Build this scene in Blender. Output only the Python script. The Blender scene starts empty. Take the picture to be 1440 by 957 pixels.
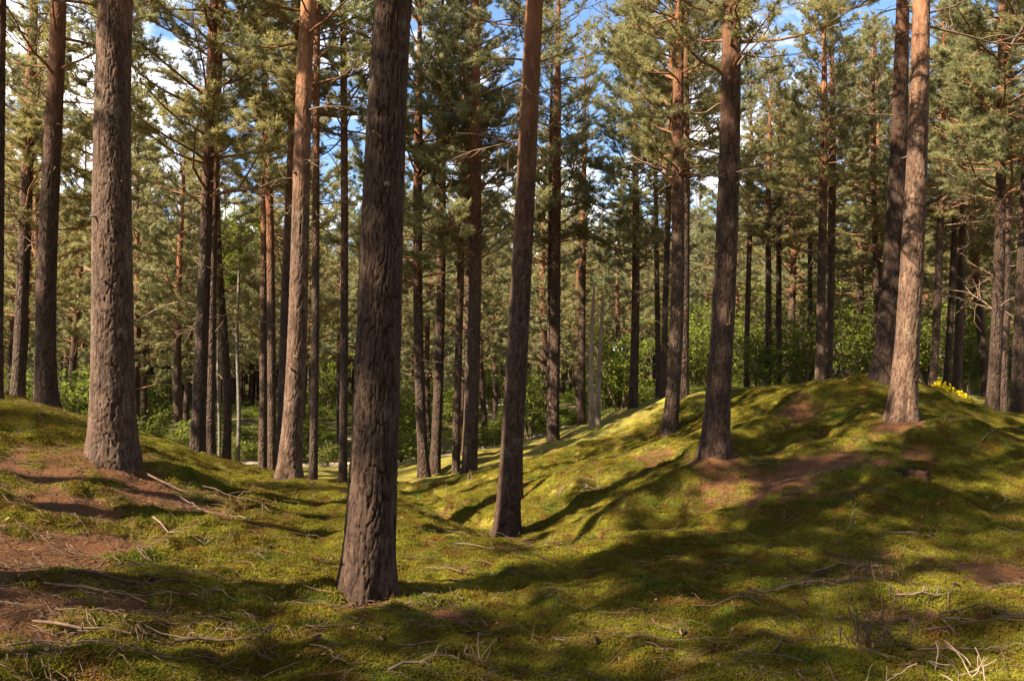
import bpy, math, random
import numpy as np
from mathutils import Vector, Matrix, Quaternion

sc = bpy.context.scene
col = sc.collection
rng = np.random.default_rng(11)
random.seed(11)

# ------------------------------------------------------------------ camera
EYE = 1.62
FPX = 1120.0                      # focal length in photograph pixels (1440 wide)
HOR = 530.0                       # horizon row in the photograph
PITCH = math.atan((HOR - 478.5) / FPX)
cam_d = bpy.data.cameras.new('camera')
cam_d.sensor_width = 36.0
cam_d.lens = 36.0 * FPX / 1440.0
cam_d.clip_start = 0.05
cam_d.clip_end = 3000.0
cam = bpy.data.objects.new('camera', cam_d)
col.objects.link(cam)
cam.location = (0, 0, EYE)
cam.rotation_euler = (math.pi / 2 + PITCH, 0, 0)
sc.camera = cam

# ------------------------------------------------------------------ sky
SUN_EL = math.radians(40)
SUN_H = Vector((-0.866, -0.5))           # towards the sun, on the ground plan
w = bpy.data.worlds.new('World')
sc.world = w
w.use_nodes = True
nt = w.node_tree
nt.nodes.clear()
N = nt.nodes.new
out = N('ShaderNodeOutputWorld')
bg = N('ShaderNodeBackground')
bg.inputs['Strength'].default_value = 0.068
sky = N('ShaderNodeTexSky')
sky.sky_type = 'NISHITA'
sky.sun_disc = False
sky.sun_elevation = SUN_EL
sky.sun_rotation = math.atan2(SUN_H.x, SUN_H.y)
sky.ozone_density = 4.0
sky.air_density = 1.0
sky.dust_density = 0.3
tc = N('ShaderNodeTexCoord')
sep = N('ShaderNodeSeparateXYZ')
nt.links.new(tc.outputs['Generated'], sep.inputs[0])
mz = N('ShaderNodeMath'); mz.operation = 'ADD'; mz.inputs[1].default_value = 0.25
nt.links.new(sep.outputs['Z'], mz.inputs[0])
dx = N('ShaderNodeMath'); dx.operation = 'DIVIDE'
dy = N('ShaderNodeMath'); dy.operation = 'DIVIDE'
nt.links.new(sep.outputs['X'], dx.inputs[0]); nt.links.new(mz.outputs[0], dx.inputs[1])
nt.links.new(sep.outputs['Y'], dy.inputs[0]); nt.links.new(mz.outputs[0], dy.inputs[1])
cmb = N('ShaderNodeCombineXYZ')
nt.links.new(dx.outputs[0], cmb.inputs[0]); nt.links.new(dy.outputs[0], cmb.inputs[1])
cmb.inputs[2].default_value = 12.3
cn = N('ShaderNodeTexNoise')
cn.inputs['Scale'].default_value = 1.9
cn.inputs['Detail'].default_value = 7
cn.inputs['Roughness'].default_value = 0.58
nt.links.new(cmb.outputs[0], cn.inputs['Vector'])
cr = N('ShaderNodeValToRGB')
cr.color_ramp.elements[0].position = 0.47
cr.color_ramp.elements[1].position = 0.60
nt.links.new(cn.outputs['Fac'], cr.inputs[0])
mx = N('ShaderNodeMix'); mx.data_type = 'RGBA'
nt.links.new(cr.outputs[0], mx.inputs[0])
nt.links.new(sky.outputs[0], mx.inputs[6])
mx.inputs[7].default_value = (9.2, 8.8, 8.2, 1)
nt.links.new(mx.outputs[2], bg.inputs[0])
nt.links.new(bg.outputs[0], out.inputs[0])

# ------------------------------------------------------------------ sun
sl = bpy.data.lights.new('sun', 'SUN')
sl.energy = 5.0
sl.angle = math.radians(0.53)
sl.color = (1.0, 0.88, 0.69)
so = bpy.data.objects.new('sun', sl)
col.objects.link(so)
sdir = Vector((SUN_H.x * math.cos(SUN_EL), SUN_H.y * math.cos(SUN_EL), math.sin(SUN_EL))).normalized()
so.rotation_euler = sdir.to_track_quat('Z', 'Y').to_euler()
so.location = (-20, -8, 30)

sc.view_settings.view_transform = 'Standard'
sc.view_settings.look = 'None'
sc.view_settings.exposure = 2.2
sc.view_settings.gamma = 1.0
sc.view_settings.use_curve_mapping = False
sc.cycles.max_bounces = 9
sc.cycles.diffuse_bounces = 6
sc.cycles.transmission_bounces = 3
sc.cycles.glossy_bounces = 2
sc.cycles.sample_clamp_indirect = 4.0

# ------------------------------------------------------------------ helpers
CP, SP = math.cos(PITCH), math.sin(PITCH)


def pix_dir(px, py):
    u = (px - 720.0) / FPX
    v = (478.5 - py) / FPX
    d = Vector((u, CP - v * SP, SP + v * CP))
    return d / d.y


def at(px, py, Y):
    d = pix_dir(px, py)
    return Vector((d.x * Y, Y, EYE + d.z * Y))


def mesh_arr(name, verts, faces, attrs=None, smooth=True):
    """verts (n,3); faces (m,k) one polygon size"""
    verts = np.ascontiguousarray(verts, dtype=np.float32)
    faces = np.ascontiguousarray(faces, dtype=np.int32)
    me = bpy.data.meshes.new(name)
    m, k = faces.shape
    me.vertices.add(len(verts))
    me.vertices.foreach_set('co', verts.ravel())
    me.loops.add(m * k)
    me.loops.foreach_set('vertex_index', faces.ravel())
    me.polygons.add(m)
    me.polygons.foreach_set('loop_start', np.arange(0, m * k, k, dtype=np.int32))
    if smooth:
        me.polygons.foreach_set('use_smooth', np.ones(m, dtype=bool))
    if attrs:
        for an, av in attrs.items():
            a = me.attributes.new(an, 'FLOAT', 'POINT')
            a.data.foreach_set('value', np.ascontiguousarray(av, dtype=np.float32))
    me.update(calc_edges=True)
    return me


def obj(name, me, mat=None, parent=None, loc=None):
    o = bpy.data.objects.new(name, me)
    col.objects.link(o)
    if mat is not None and me is not None and not me.materials:
        me.materials.append(mat)
    if parent is not None:
        o.parent = parent
    if loc is not None:
        o.location = loc
    return o


def tag(o, label, cat, group=None, kind=None):
    o['label'] = label
    o['category'] = cat
    if group:
        o['group'] = group
    if kind:
        o['kind'] = kind
    return o


class Tubes:
    """collects tapered tubes as one mesh of quads"""
    def __init__(self, seed=0):
        self.v, self.f, self.n = [], [], 0

    def add(self, pts, rad, k=5):
        pts = np.asarray(pts, float)
        rad = np.asarray(rad, float)
        t = np.gradient(pts, axis=0)
        t /= np.linalg.norm(t, axis=1)[:, None] + 1e-9
        ref = np.array([0, 0, 1.0]) if abs(t[0, 2]) < 0.8 else np.array([1.0, 0, 0])
        a = np.cross(t, ref); a /= np.linalg.norm(a, axis=1)[:, None] + 1e-9
        b = np.cross(t, a)
        th = np.arange(k) * 2 * math.pi / k
        ring = (pts[:, None, :] + rad[:, None, None] * (np.cos(th)[None, :, None] * a[:, None, :] + np.sin(th)[None, :, None] * b[:, None, :]))
        m = len(pts)
        i = np.arange(m - 1)[:, None] * k
        j = np.arange(k)[None, :]
        j2 = (j + 1) % k
        q = np.stack([i + j, i + j2, i + k + j2, i + k + j], -1).reshape(-1, 4) + self.n
        self.v.append(ring.reshape(-1, 3)); self.f.append(q)
        self.n += m * k

    def mesh(self, name):
        return mesh_arr(name, np.concatenate(self.v), np.concatenate(self.f))


# value noise -------------------------------------------------------
_tab = np.random.default_rng(5).random((256, 256))


def vnoise(x, y):
    xi = np.floor(x).astype(int); yi = np.floor(y).astype(int)
    fx = x - xi; fy = y - yi
    fx = fx * fx * fx * (fx * (fx * 6 - 15) + 10); fy = fy * fy * fy * (fy * (fy * 6 - 15) + 10)
    x0 = xi & 255; x1 = (xi + 1) & 255; y0 = yi & 255; y1 = (yi + 1) & 255
    return (_tab[x0, y0] * (1 - fx) + _tab[x1, y0] * fx) * (1 - fy) + (_tab[x0, y1] * (1 - fx) + _tab[x1, y1] * fx) * fy


def fbm(x, y, o=4, g=0.5):
    s = 0; a = 1; n = 0
    for i in range(o):
        c, sn = math.cos(0.6 * i), math.sin(0.6 * i)
        s = s + a * (vnoise((x * c - y * sn) * 2 ** i + 17.3 * i, (x * sn + y * c) * 2 ** i + 9.1 * i) - 0.5)
        n += a; a *= g
    return s / n


def sstep(a, b, x):
    t = np.clip((x - a) / (b - a), 0, 1)
    return t * t * (3 - 2 * t)


# ------------------------------------------------------------------ materials
def nodes(name):
    m = bpy.data.materials.new(name)
    m.use_nodes = True
    t = m.node_tree
    t.nodes.clear()
    return m, t


def nn(t, typ, **kw):
    n = t.nodes.new(typ)
    for k, v in kw.items():
        if k in ('data_type', 'operation', 'blend_type', 'attribute_name', 'feature', 'distance'):
            setattr(n, k, v)
        else:
            n.inputs[k].default_value = v
    return n


def ramp(t, src, p0, p1, c0=(0, 0, 0, 1), c1=(1, 1, 1, 1)):
    r = t.nodes.new('ShaderNodeValToRGB')
    r.color_ramp.elements[0].position = p0
    r.color_ramp.elements[1].position = p1
    r.color_ramp.elements[0].color = c0
    r.color_ramp.elements[1].color = c1
    t.links.new(src, r.inputs[0])
    return r.outputs[0]


def mix(t, fac, a, b, mode='MIX'):
    m = t.nodes.new('ShaderNodeMix'); m.data_type = 'RGBA'; m.blend_type = mode
    for sock, val in ((0, fac), (6, a), (7, b)):
        if isinstance(val, bpy.types.NodeSocket):
            t.links.new(val, m.inputs[sock])
        elif sock == 0:
            m.inputs[0].default_value = val
        else:
            m.inputs[sock].default_value = (*val, 1)
    return m.outputs[2]


def noise(t, vec, scale, detail=4, rough=0.55):
    n = t.nodes.new('ShaderNodeTexNoise')
    n.inputs['Scale'].default_value = scale
    n.inputs['Detail'].default_value = detail
    n.inputs['Roughness'].default_value = rough
    if vec is not None:
        t.links.new(vec, n.inputs['Vector'])
    return n.outputs['Fac']


def attr(t, name):
    a = t.nodes.new('ShaderNodeAttribute'); a.attribute_name = name
    return a.outputs['Fac']


def moss_colour(t, pos):
    """the colour of the moss carpet as a function of the place"""
    a = noise(t, pos, 1.1, 3)
    b = noise(t, pos, 5.5, 4)
    c = noise(t, pos, 38.0, 2)
    base = mix(t, ramp(t, a, 0.36, 0.64), (0.078, 0.068, 0.011), (0.172, 0.156, 0.023))
    base = mix(t, ramp(t, b, 0.48, 0.68), base, (0.112, 0.062, 0.018))
    base = mix(t, ramp(t, b, 0.22, 0.42, (0.75, 0.75, 0.75, 1), (0, 0, 0, 1)), base, (0.222, 0.226, 0.036))
    base = mix(t, ramp(t, noise(t, pos, 2.4, 4, 0.6), 0.55, 0.66), base, (0.072, 0.088, 0.014))
    base = mix(t, ramp(t, noise(t, pos, 17.0, 3, 0.6), 0.60, 0.70, (0, 0, 0, 1), (0.7, 0.7, 0.7, 1)), base, (0.060, 0.040, 0.014))
    base = mix(t, ramp(t, c, 0.35, 0.7), base, (1.30, 1.22, 1.1), 'MULTIPLY')
    return base


def mat_ground():
    m, t = nodes('forest_floor')
    o = nn(t, 'ShaderNodeOutputMaterial')
    p = nn(t, 'ShaderNodeBsdfPrincipled', Roughness=0.95)
    p.inputs['Specular IOR Level'].default_value = 0.15
    g = nn(t, 'ShaderNodeNewGeometry')
    pos = g.outputs['Position']
    moss = moss_colour(t, pos)
    lc = mix(t, noise(t, pos, 14, 5, 0.7), (0.034, 0.0130, 0.0045), (0.135, 0.053, 0.019))
    lc = mix(t, ramp(t, noise(t, pos, 60, 3, 0.7), 0.55, 0.72), lc, (0.15, 0.086, 0.046))
    sand = mix(t, noise(t, pos, 3.0, 5), (0.34, 0.245, 0.155), (0.50, 0.385, 0.27))
    far = mix(t, ramp(t, noise(t, pos, 0.7, 6, 0.65), 0.35, 0.66), (0.050, 0.058, 0.012), (0.110, 0.072, 0.030))
    c1 = mix(t, attr(t, 'far'), moss, far)
    c1 = mix(t, attr(t, 'litter'), c1, lc)
    c1 = mix(t, attr(t, 'sand'), c1, sand)
    t.links.new(c1, p.inputs['Base Color'])
    b1 = nn(t, 'ShaderNodeBump', Strength=0.8, Distance=0.025)
    t.links.new(noise(t, pos, 45, 6, 0.7), b1.inputs['Height'])
    t.links.new(b1.outputs[0], p.inputs['Normal'])
    t.links.new(p.outputs[0], o.inputs[0])
    return m


def mat_moss():
    m, t = nodes('moss_leaf')
    o = nn(t, 'ShaderNodeOutputMaterial')
    g = nn(t, 'ShaderNodeNewGeometry')
    c = moss_colour(t, g.outputs['Position'])
    oi = nn(t, 'ShaderNodeObjectInfo')
    c = mix(t, ramp(t, oi.outputs['Random'], 0.0, 1.0, (0.78, 0.74, 0.7, 1), (1.22, 1.22, 1.1, 1)), c, c)
    c2 = mix(t, 1.0, c, ramp(t, oi.outputs['Random'], 0.0, 1.0, (0.80, 0.74, 0.7, 1), (1.25, 1.28, 1.1, 1)), 'MULTIPLY')
    d = nn(t, 'ShaderNodeBsdfDiffuse'); tr = nn(t, 'ShaderNodeBsdfTranslucent')
    t.links.new(c2, d.inputs[0]); t.links.new(c2, tr.inputs[0])
    ms = nn(t, 'ShaderNodeMixShader', Fac=0.35)
    t.links.new(d.outputs[0], ms.inputs[1]); t.links.new(tr.outputs[0], ms.inputs[2])
    t.links.new(ms.outputs[0], o.inputs[0])
    return m


def mat_bark(name, geo=False, pale=1.0):
    m, t = nodes(name)
    o = nn(t, 'ShaderNodeOutputMaterial')
    p = nn(t, 'ShaderNodeBsdfPrincipled', Roughness=0.9)
    p.inputs['Specular IOR Level'].default_value = 0.2
    tcn = nn(t, 'ShaderNodeTexCoord')
    oc = tcn.outputs['Object']
    mp = nn(t, 'ShaderNodeMapping')
    mp.inputs['Scale'].default_value = (1, 1, 0.3)
    t.links.new(oc, mp.inputs[0])
    vec = mp.outputs[0]
    sp = nn(t, 'ShaderNodeSeparateXYZ'); t.links.new(oc, sp.inputs[0])
    n1 = noise(t, vec, 9, 5, 0.65)
    n2 = noise(t, vec, 55, 4, 0.7)
    oi = nn(t, 'ShaderNodeObjectInfo')
    low = mix(t, ramp(t, n1, 0.32, 0.68), (0.018, 0.0105, 0.007), (0.070, 0.043, 0.029))
    low = mix(t, ramp(t, n2, 0.52, 0.80), low, (0.135, 0.088, 0.062))
    if geo:
        low = mix(t, ramp(t, attr(t, 'fis'), 0.25, 0.95, (1, 1, 1, 1), (0, 0, 0, 1)), low, (0.026, 0.012, 0.007))
        low = mix(t, 1.0, low, ramp(t, attr(t, 'plate'), 0, 1, (0.68, 0.63, 0.60, 1), (1.28, 1.25, 1.22, 1)), 'MULTIPLY')
    lich = noise(t, oc, 4.5, 5, 0.7)
    low = mix(t, ramp(t, lich, 0.58, 0.72, (0, 0, 0, 1), (0.55, 0.55, 0.55, 1)), low, (0.125, 0.112, 0.076))
    up = mix(t, ramp(t, n1, 0.3, 0.7), (0.085, 0.031, 0.015), (0.24, 0.100, 0.046))
    up = mix(t, ramp(t, n2, 0.5, 0.8), up, (0.20, 0.11, 0.064))
    hm = nn(t, 'ShaderNodeMath', operation='MULTIPLY_ADD'); hm.inputs[1].default_value = 2.6
    t.links.new(noise(t, oc, 2.2, 4), hm.inputs[0]); t.links.new(sp.outputs['Z'], hm.inputs[2])
    mr = nn(t, 'ShaderNodeMapRange'); mr.inputs[1].default_value = 5.2; mr.inputs[2].default_value = 9.2
    t.links.new(hm.outputs[0], mr.inputs[0])
    c = mix(t, mr.outputs[0], low, up)
    c = mix(t, 1.0, c, ramp(t, oi.outputs['Random'], 0, 1, (0.78, 0.76, 0.76, 1), (1.18, 1.14, 1.1, 1)), 'MULTIPLY')
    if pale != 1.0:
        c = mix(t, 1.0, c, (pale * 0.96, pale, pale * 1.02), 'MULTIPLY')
    t.links.new(c, p.inputs['Base Color'])
    if geo:
        vo = nn(t, 'ShaderNodeTexVoronoi', feature='F1'); vo.inputs['Scale'].default_value = 60
        t.links.new(vec, vo.inputs['Vector'])
        b0 = nn(t, 'ShaderNodeBump', Strength=0.7, Distance=0.006)
        sc_ = nn(t, 'ShaderNodeSeparateXYZ'); t.links.new(vo.outputs['Color'], sc_.inputs[0])
        t.links.new(sc_.outputs[0], b0.inputs['Height'])
        b = nn(t, 'ShaderNodeBump', Strength=0.9, Distance=0.007)
        t.links.new(n2, b.inputs['Height']); t.links.new(b0.outputs[0], b.inputs['Normal'])
    else:
        mp2 = nn(t, 'ShaderNodeMapping'); mp2.inputs['Scale'].default_value = (1, 1, 0.35)
        t.links.new(oc, mp2.inputs[0])
        vo = nn(t, 'ShaderNodeTexVoronoi', feature='DISTANCE_TO_EDGE'); vo.inputs['Scale'].default_value = 17
        t.links.new(mp2.outputs[0], vo.inputs['Vector'])
        b0 = nn(t, 'ShaderNodeBump', Strength=0.9, Distance=0.02)
        t.links.new(ramp(t, vo.outputs['Distance'], 0.0, 0.22), b0.inputs['Height'])
        b = nn(t, 'ShaderNodeBump', Strength=0.7, Distance=0.008)
        t.links.new(n2, b.inputs['Height']); t.links.new(b0.outputs[0], b.inputs['Normal'])
    t.links.new(b.outputs[0], p.inputs['Normal'])
    t.links.new(p.outputs[0], o.inputs[0])
    return m


def mat_leaf(name, c0, c1, trans=0.3, attrn='v', objvar=0.25):
    m, t = nodes(name)
    o = nn(t, 'ShaderNodeOutputMaterial')
    oi = nn(t, 'ShaderNodeObjectInfo')
    c = mix(t, attr(t, attrn), c0, c1)
    lo, hi = 1 - objvar, 1 + objvar
    c = mix(t, 1.0, c, ramp(t, oi.outputs['Random'], 0, 1, (hi, lo + 0.1, lo, 1), (lo, hi - 0.1, hi, 1)), 'MULTIPLY')
    d = nn(t, 'ShaderNodeBsdfDiffuse'); tr = nn(t, 'ShaderNodeBsdfTranslucent')
    t.links.new(c, d.inputs[0]); t.links.new(c, tr.inputs[0])
    ms = nn(t, 'ShaderNodeMixShader', Fac=trans)
    t.links.new(d.outputs[0], ms.inputs[1]); t.links.new(tr.outputs[0], ms.inputs[2])
    t.links.new(ms.outputs[0], o.inputs[0])
    return m


def mat_plain(name, c0, c1, scale=20, rough=0.9, zs=1.0):
    m, t = nodes(name)
    o = nn(t, 'ShaderNodeOutputMaterial')
    p = nn(t, 'ShaderNodeBsdfPrincipled', Roughness=rough)
    p.inputs['Specular IOR Level'].default_value = 0.15
    tcn = nn(t, 'ShaderNodeTexCoord')
    mp = nn(t, 'ShaderNodeMapping'); mp.inputs['Scale'].default_value = (1, 1, zs)
    t.links.new(tcn.outputs['Object'], mp.inputs[0])
    n = noise(t, mp.outputs[0], scale, 5, 0.65)
    c = mix(t, ramp(t, n, 0.3, 0.7), c0, c1)
    t.links.new(c, p.inputs['Base Color'])
    b = nn(t, 'ShaderNodeBump', Strength=0.5, Distance=0.006)
    t.links.new(n, b.inputs['Height'])
    t.links.new(b.outputs[0], p.inputs['Normal'])
    t.links.new(p.outputs[0], o.inputs[0])
    return m


M_GROUND = mat_ground()
M_MOSS = mat_moss()
M_BARKG = mat_bark('pine_bark_plated', True)
M_BARKP = mat_bark('pine_bark_pale_sunlit', True, 1.75)  # bark lightened all over: sunlight put into the colour, and E's pale lichen
M_BARK = mat_bark('pine_bark', False)
M_LIMB = mat_plain('pine_limb', (0.075, 0.038, 0.02), (0.25, 0.12, 0.058), 6)
M_DEADW = mat_plain('dead_limb', (0.08, 0.052, 0.034), (0.22, 0.145, 0.095), 9)
M_TWIG = mat_plain('fallen_twig', (0.042, 0.023, 0.015), (0.165, 0.105, 0.068), 12)
M_PALE = mat_plain('bleached_twig', (0.075, 0.048, 0.032), (0.21, 0.145, 0.10), 15)
M_STALK = mat_plain('dry_stalk', (0.17, 0.115, 0.075), (0.36, 0.26, 0.18), 15)
M_DARKT = mat_plain('dark_twig', (0.03, 0.018, 0.013), (0.085, 0.052, 0.036), 15)
M_SNAG = mat_plain('bleached_snag', (0.15, 0.098, 0.068), (0.33, 0.235, 0.175), 8, zs=0.3)
M_NEEDLE = mat_leaf('pine_needles', (0.185, 0.177, 0.078), (0.39, 0.360, 0.162), 0.56, objvar=0.09)
M_BROAD = mat_leaf('broad_leaves', (0.080, 0.104, 0.018), (0.20, 0.225, 0.037), 0.5, objvar=0.06)
M_GORSE = mat_leaf('gorse_flower', (0.75, 0.52, 0.01), (0.92, 0.70, 0.02), 0.2, objvar=0.02)
M_GORSEG = mat_leaf('gorse_spine', (0.05, 0.08, 0.015), (0.10, 0.14, 0.02), 0.2)
M_BIRCH = mat_plain('pale_bark', (0.07, 0.058, 0.043), (0.17, 0.145, 0.115), 7, zs=2.0)
M_SHRUBW = mat_plain('shrub_stem', (0.09, 0.065, 0.04), (0.20, 0.15, 0.09), 12)
M_CONE = mat_plain('pine_cone_scale', (0.12, 0.07, 0.04), (0.26, 0.17, 0.10), 40)

# ------------------------------------------------------------------ tree list (photograph pixels, depth in metres)
# name key, depth, [(px,py) from base upwards], px widths (base, breast, top of frame), crown base height, total height, crown variant
TREES = [
    ('A', 5.75, [(515, 848), (527, 640), (538, 330), (555, 0)], (77, 68, 51), 9.2, 13.5),
    ('B', 8.0, [(157, 655), (158, 480), (157, 260), (163, 0)], (70, 57, 46), 7.2, 14.5),
    ('C', 10.6, [(711, 735), (724, 560), (740, 250), (752, 0)], (39, 32, 24), 7.4, 13.5),
    ('D', 10.1, [(1003, 655), (1014, 500), (1026, 250), (1030, 0)], (42, 35, 26), 4.8, 13.0),
    ('E', 10.6, [(1268, 592), (1276, 460), (1286, 230), (1290, 0)], (39, 32, 22), 7.0, 13.5),
    ('F', 12.8, [(1240, 533), (1254, 400), (1266, 170), (1271, 0)], (36, 29, 17), 6.3, 14.0),
    ('G', 11.4, [(404, 680), (414, 560), (425, 250), (436, 0)], (37, 28, 21), 6.4, 14.0),
    ('H', 13.4, [(66, 578), (63, 480), (68, 250), (76, 0)], (33, 27, 20), 5.2, 14.0),
    ('I', 15.4, [(941, 612), (950, 480), (953, 250), (955, 0)], (24, 20, 13), 5.0, 14.0),
    ('J', 15.2, [(277, 642), (286, 450), (297, 200), (305, 0)], (24, 20, 12), 5.0, 14.0),
    ('K', 18.2, [(24, 567), (33, 400), (40, 240), (52, 0)], (22, 18, 11), 3.9, 12.5),
    ('L', 17.4, [(660, 666), (668, 400), (669, 200), (668, 0)], (23, 19, 13), 4.6, 15.0),
    ('M', 18.8, [(597, 672), (590, 520), (588, 300), (591, 60)], (21, 15, 10), 4.6, 13.5),
    ('N', 19.4, [(611, 668), (619, 450), (621, 250), (622, 60)], (18, 14, 10), 5.0, 14.0),
    ('O', 21.5, [(778, 622), (781, 450), (783, 200), (786, 0)], (18, 15, 9), 5.4, 15.0),
    ('P', 12.6, [(727, 685), (730, 560), (735, 420), (747, 0)], (17, 15, 10), 6.0, 13.0),
    ('Q', 17.0, [(960, 556), (963, 400), (965, 200), (966, 0)], (18, 15, 10), 5.2, 14.0),
    ('R', 16.0, [(296, 646), (297, 500), (300, 330), (312, 0)], (15, 13, 9), 5.5, 13.0),
    ('S', 14.6, [(440, 668), (443, 500), (444, 300), (446, 0)], (14, 12, 9), 5.5, 14.0),
    ('T', 15.8, [(482, 672), (484, 480), (484, 250), (482, 0)], (14, 12, 9), 5.6, 14.5),
    ('U', 20.0, [(369, 668), (370, 480), (370, 250), (371, 60)], (14, 12, 8), 5.0, 13.0),
    ('V', 19.5, [(383, 670), (381, 480), (378, 300), (366, 60)], (14, 12, 8), 4.6, 12.5),
    ('W', 15.5, [(396, 674), (399, 480), (408, 250), (415, 0)], (16, 13, 12), 5.5, 13.5),
    ('X', 21.0, [(318, 650), (318, 500), (312, 410), (313, 200)], (14, 11, 7), 3.6, 10.5),
    ('Y', 19.0, [(641, 664), (645, 480), (650, 300), (655, 60)], (13, 11, 8), 5.0, 13.0),
    ('Z', 20.5, [(655, 640), (660, 430), (657, 250), (655, 60)], (14, 12, 8), 4.6, 13.0),
    ('AA', 24.0, [(818, 598), (819, 450), (821, 300), (823, 150)], (13, 10, 7), 4.6, 12.0),
    ('AB', 22.0, [(890, 575), (893, 470), (894, 380), (893, 200)], (16, 13, 8), 3.9, 11.5),
    ('AC', 20.5, [(1153, 547), (1155, 400), (1157, 260), (1158, 80)], (17, 13, 9), 5.2, 11.5),
    ('AD', 22.0, [(1164, 545), (1167, 400), (1168, 270), (1166, 80)], (14, 11, 8), 5.2, 12.0),
    ('AE', 17.0, [(1394, 582), (1400, 480), (1404, 340), (1406, 0)], (20, 16, 11), 4.7, 13.0),
    ('AF', 17.8, [(1408, 584), (1413, 480), (1418, 340), (1420, 0)], (18, 13, 9), 4.9, 13.0),
    ('AG', 16.4, [(1430, 585), (1434, 450), (1440, 300), (1446, 0)], (20, 16, 11), 5.2, 13.5),
    ('AH', 21.0, [(1312, 548), (1317, 440), (1321, 340), (1326, 100)], (13, 11, 8), 4.9, 12.0),
    ('AI', 21.5, [(1345, 552), (1350, 440), (1354, 340), (1358, 100)], (14, 12, 8), 4.9, 12.0),
    ('AJ', 23.0, [(1330, 556), (1338, 440), (1343, 350), (1346, 100)], (12, 9, 7), 4.9, 11.5),
    ('AK', 10.2, [(-6, 575), (-2, 420), (2, 230), (8, 0)], (18, 15, 13), 6.5, 13.0),
    ('AL', 26.0, [(1050, 545), (1051, 440), (1054, 330), (1056, 200)], (9, 8, 6), 4.6, 11.0),
    ('AM', 25.0, [(1079, 548), (1080, 440), (1079, 340), (1080, 200)], (11, 9, 7), 4.6, 11.0),
    ('AN', 26.0, [(1095, 548), (1095, 440), (1095, 340), (1096, 200)], (9, 8, 6), 4.6, 11.0),
    ('AO', 27.0, [(1137, 546), (1139, 440), (1140, 340), (1141, 200)], (8, 7, 5), 4.6, 11.0),
    ('AP', 24.0, [(926, 560), (925, 460), (924, 390), (922, 250)], (10, 8, 6), 4.2, 11.0),
    ('AQ', 19.0, [(933, 568), (935, 460), (938, 350), (944, 60)], (12, 9, 7), 4.9, 12.5),
    ('AR', 23.5, [(1236, 545), (1233, 440), (1230, 360), (1226, 200)], (11, 9, 7), 4.2, 11.0),
    ('AS', 22.0, [(773, 622), (773, 480), (774, 330), (776, 100)], (10, 8, 6), 4.9, 12.5),
]

# ------------------------------------------------------------------ terrain
ctrl = []
for k, Y, pts, wd, hc, H in TREES:
    if k in ('P', 'R', 'AK', 'W', 'S', 'T'):
        continue
    ctrl.append(at(pts[0][0], pts[0][1], Y))
for px, py, Y in [
    # left mound, front face and crest
    (0, 957, 3.5), (0, 700, 6.4), (0, 820, 4.6), (100, 800, 5.1), (120, 690, 7.0), (0, 566, 10.5), (-200, 560, 9.5), (60, 583, 10.5), (110, 600, 9.4),
    (225, 645, 8.6), (300, 690, 8.2), (280, 668, 9.6), (330, 675, 11.0), (300, 760, 6.8), (420, 720, 9.0), (250, 860, 4.9), (390, 800, 6.2), (380, 672, 12.6),
    # foreground
    (720, 957, 4.25), (500, 957, 4.2), (1000, 957, 4.3), (1300, 957, 4.25), (1500, 957, 4.2), (640, 850, 5.6), (760, 800, 6.7), (900, 860, 5.5), (1100, 880, 5.2),
    (1440, 850, 5.6), (1300, 800, 6.5), (1600, 800, 6.4),
    # middle hollow
    (600, 745, 8.4), (640, 715, 10.6), (600, 700, 12.0), (560, 690, 13.5), (650, 682, 15.0), (780, 735, 9.6), (850, 750, 8.8), (500, 712, 10.2), (470, 690, 13.0),
    # right mound
    (1000, 770, 7.4), (1100, 720, 8.3), (1200, 680, 8.8), (1300, 660, 9.2), (1440, 700, 8.4), (1440, 630, 11.2), (1600, 640, 10.5), (900, 700, 10.4),
    (860, 660, 13.0), (800, 645, 15.0), (1060, 640, 10.6), (1120, 600, 12.0), (1200, 540, 12.9), (1100, 560, 13.6), (1060, 585, 13.2), (1180, 600, 11.2),
    (1330, 552, 13.2), (1400, 580, 13.6), (1000, 556, 18.4), (900, 579, 18.8), (840, 604, 19.2), (1050, 556, 18.0), (1000, 600, 14.2), (950, 660, 11.6),
    # the low ground behind, the sandy track and the far bank
    (450, 655, 25.0), (350, 650, 25.0), (690, 628, 31.0), (600, 645, 27.0), (150, 640, 22.0), (60, 640, 23.0), (480, 600, 40.0), (300, 590, 42.0),
    (620, 575, 52.0), (500, 550, 75.0), (720, 560, 60.0), (100, 570, 60.0), (900, 552, 50.0), (1200, 545, 45.0), (1440, 552, 40.0),
    (720, 500, 130.0), (200, 500, 130.0), (1300, 505, 130.0),
]:
    ctrl.append(at(px, py, Y))
for x, y, z in [(0, 0, 0), (-4, 0, .35), (4, 0, 0), (0, -8, .1), (-10, -5, .8), (10, -5, .3), (-14, 5, 1.2), (14, 5, .5), (-30, -20, 1), (30, -20, 1),
                (-25, 15, 1.0), (22, 14, .8), (-60, 40, 0), (60, 40, .8), (-150, 0, 2), (150, 0, 2), (-150, 150, 6), (150, 150, 6), (0, -150, 2), (0, 250, 9), (0, 400, 10),
                (-380, 380, 10), (380, 380, 10), (-380, -380, 2), (380, -380, 2)]:
    ctrl.append(Vector((x, y, z)))
C = np.array([tuple(c) for c in ctrl])


def tps_k(d2):
    return 0.5 * d2 * np.log(d2 + 1e-9)


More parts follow.
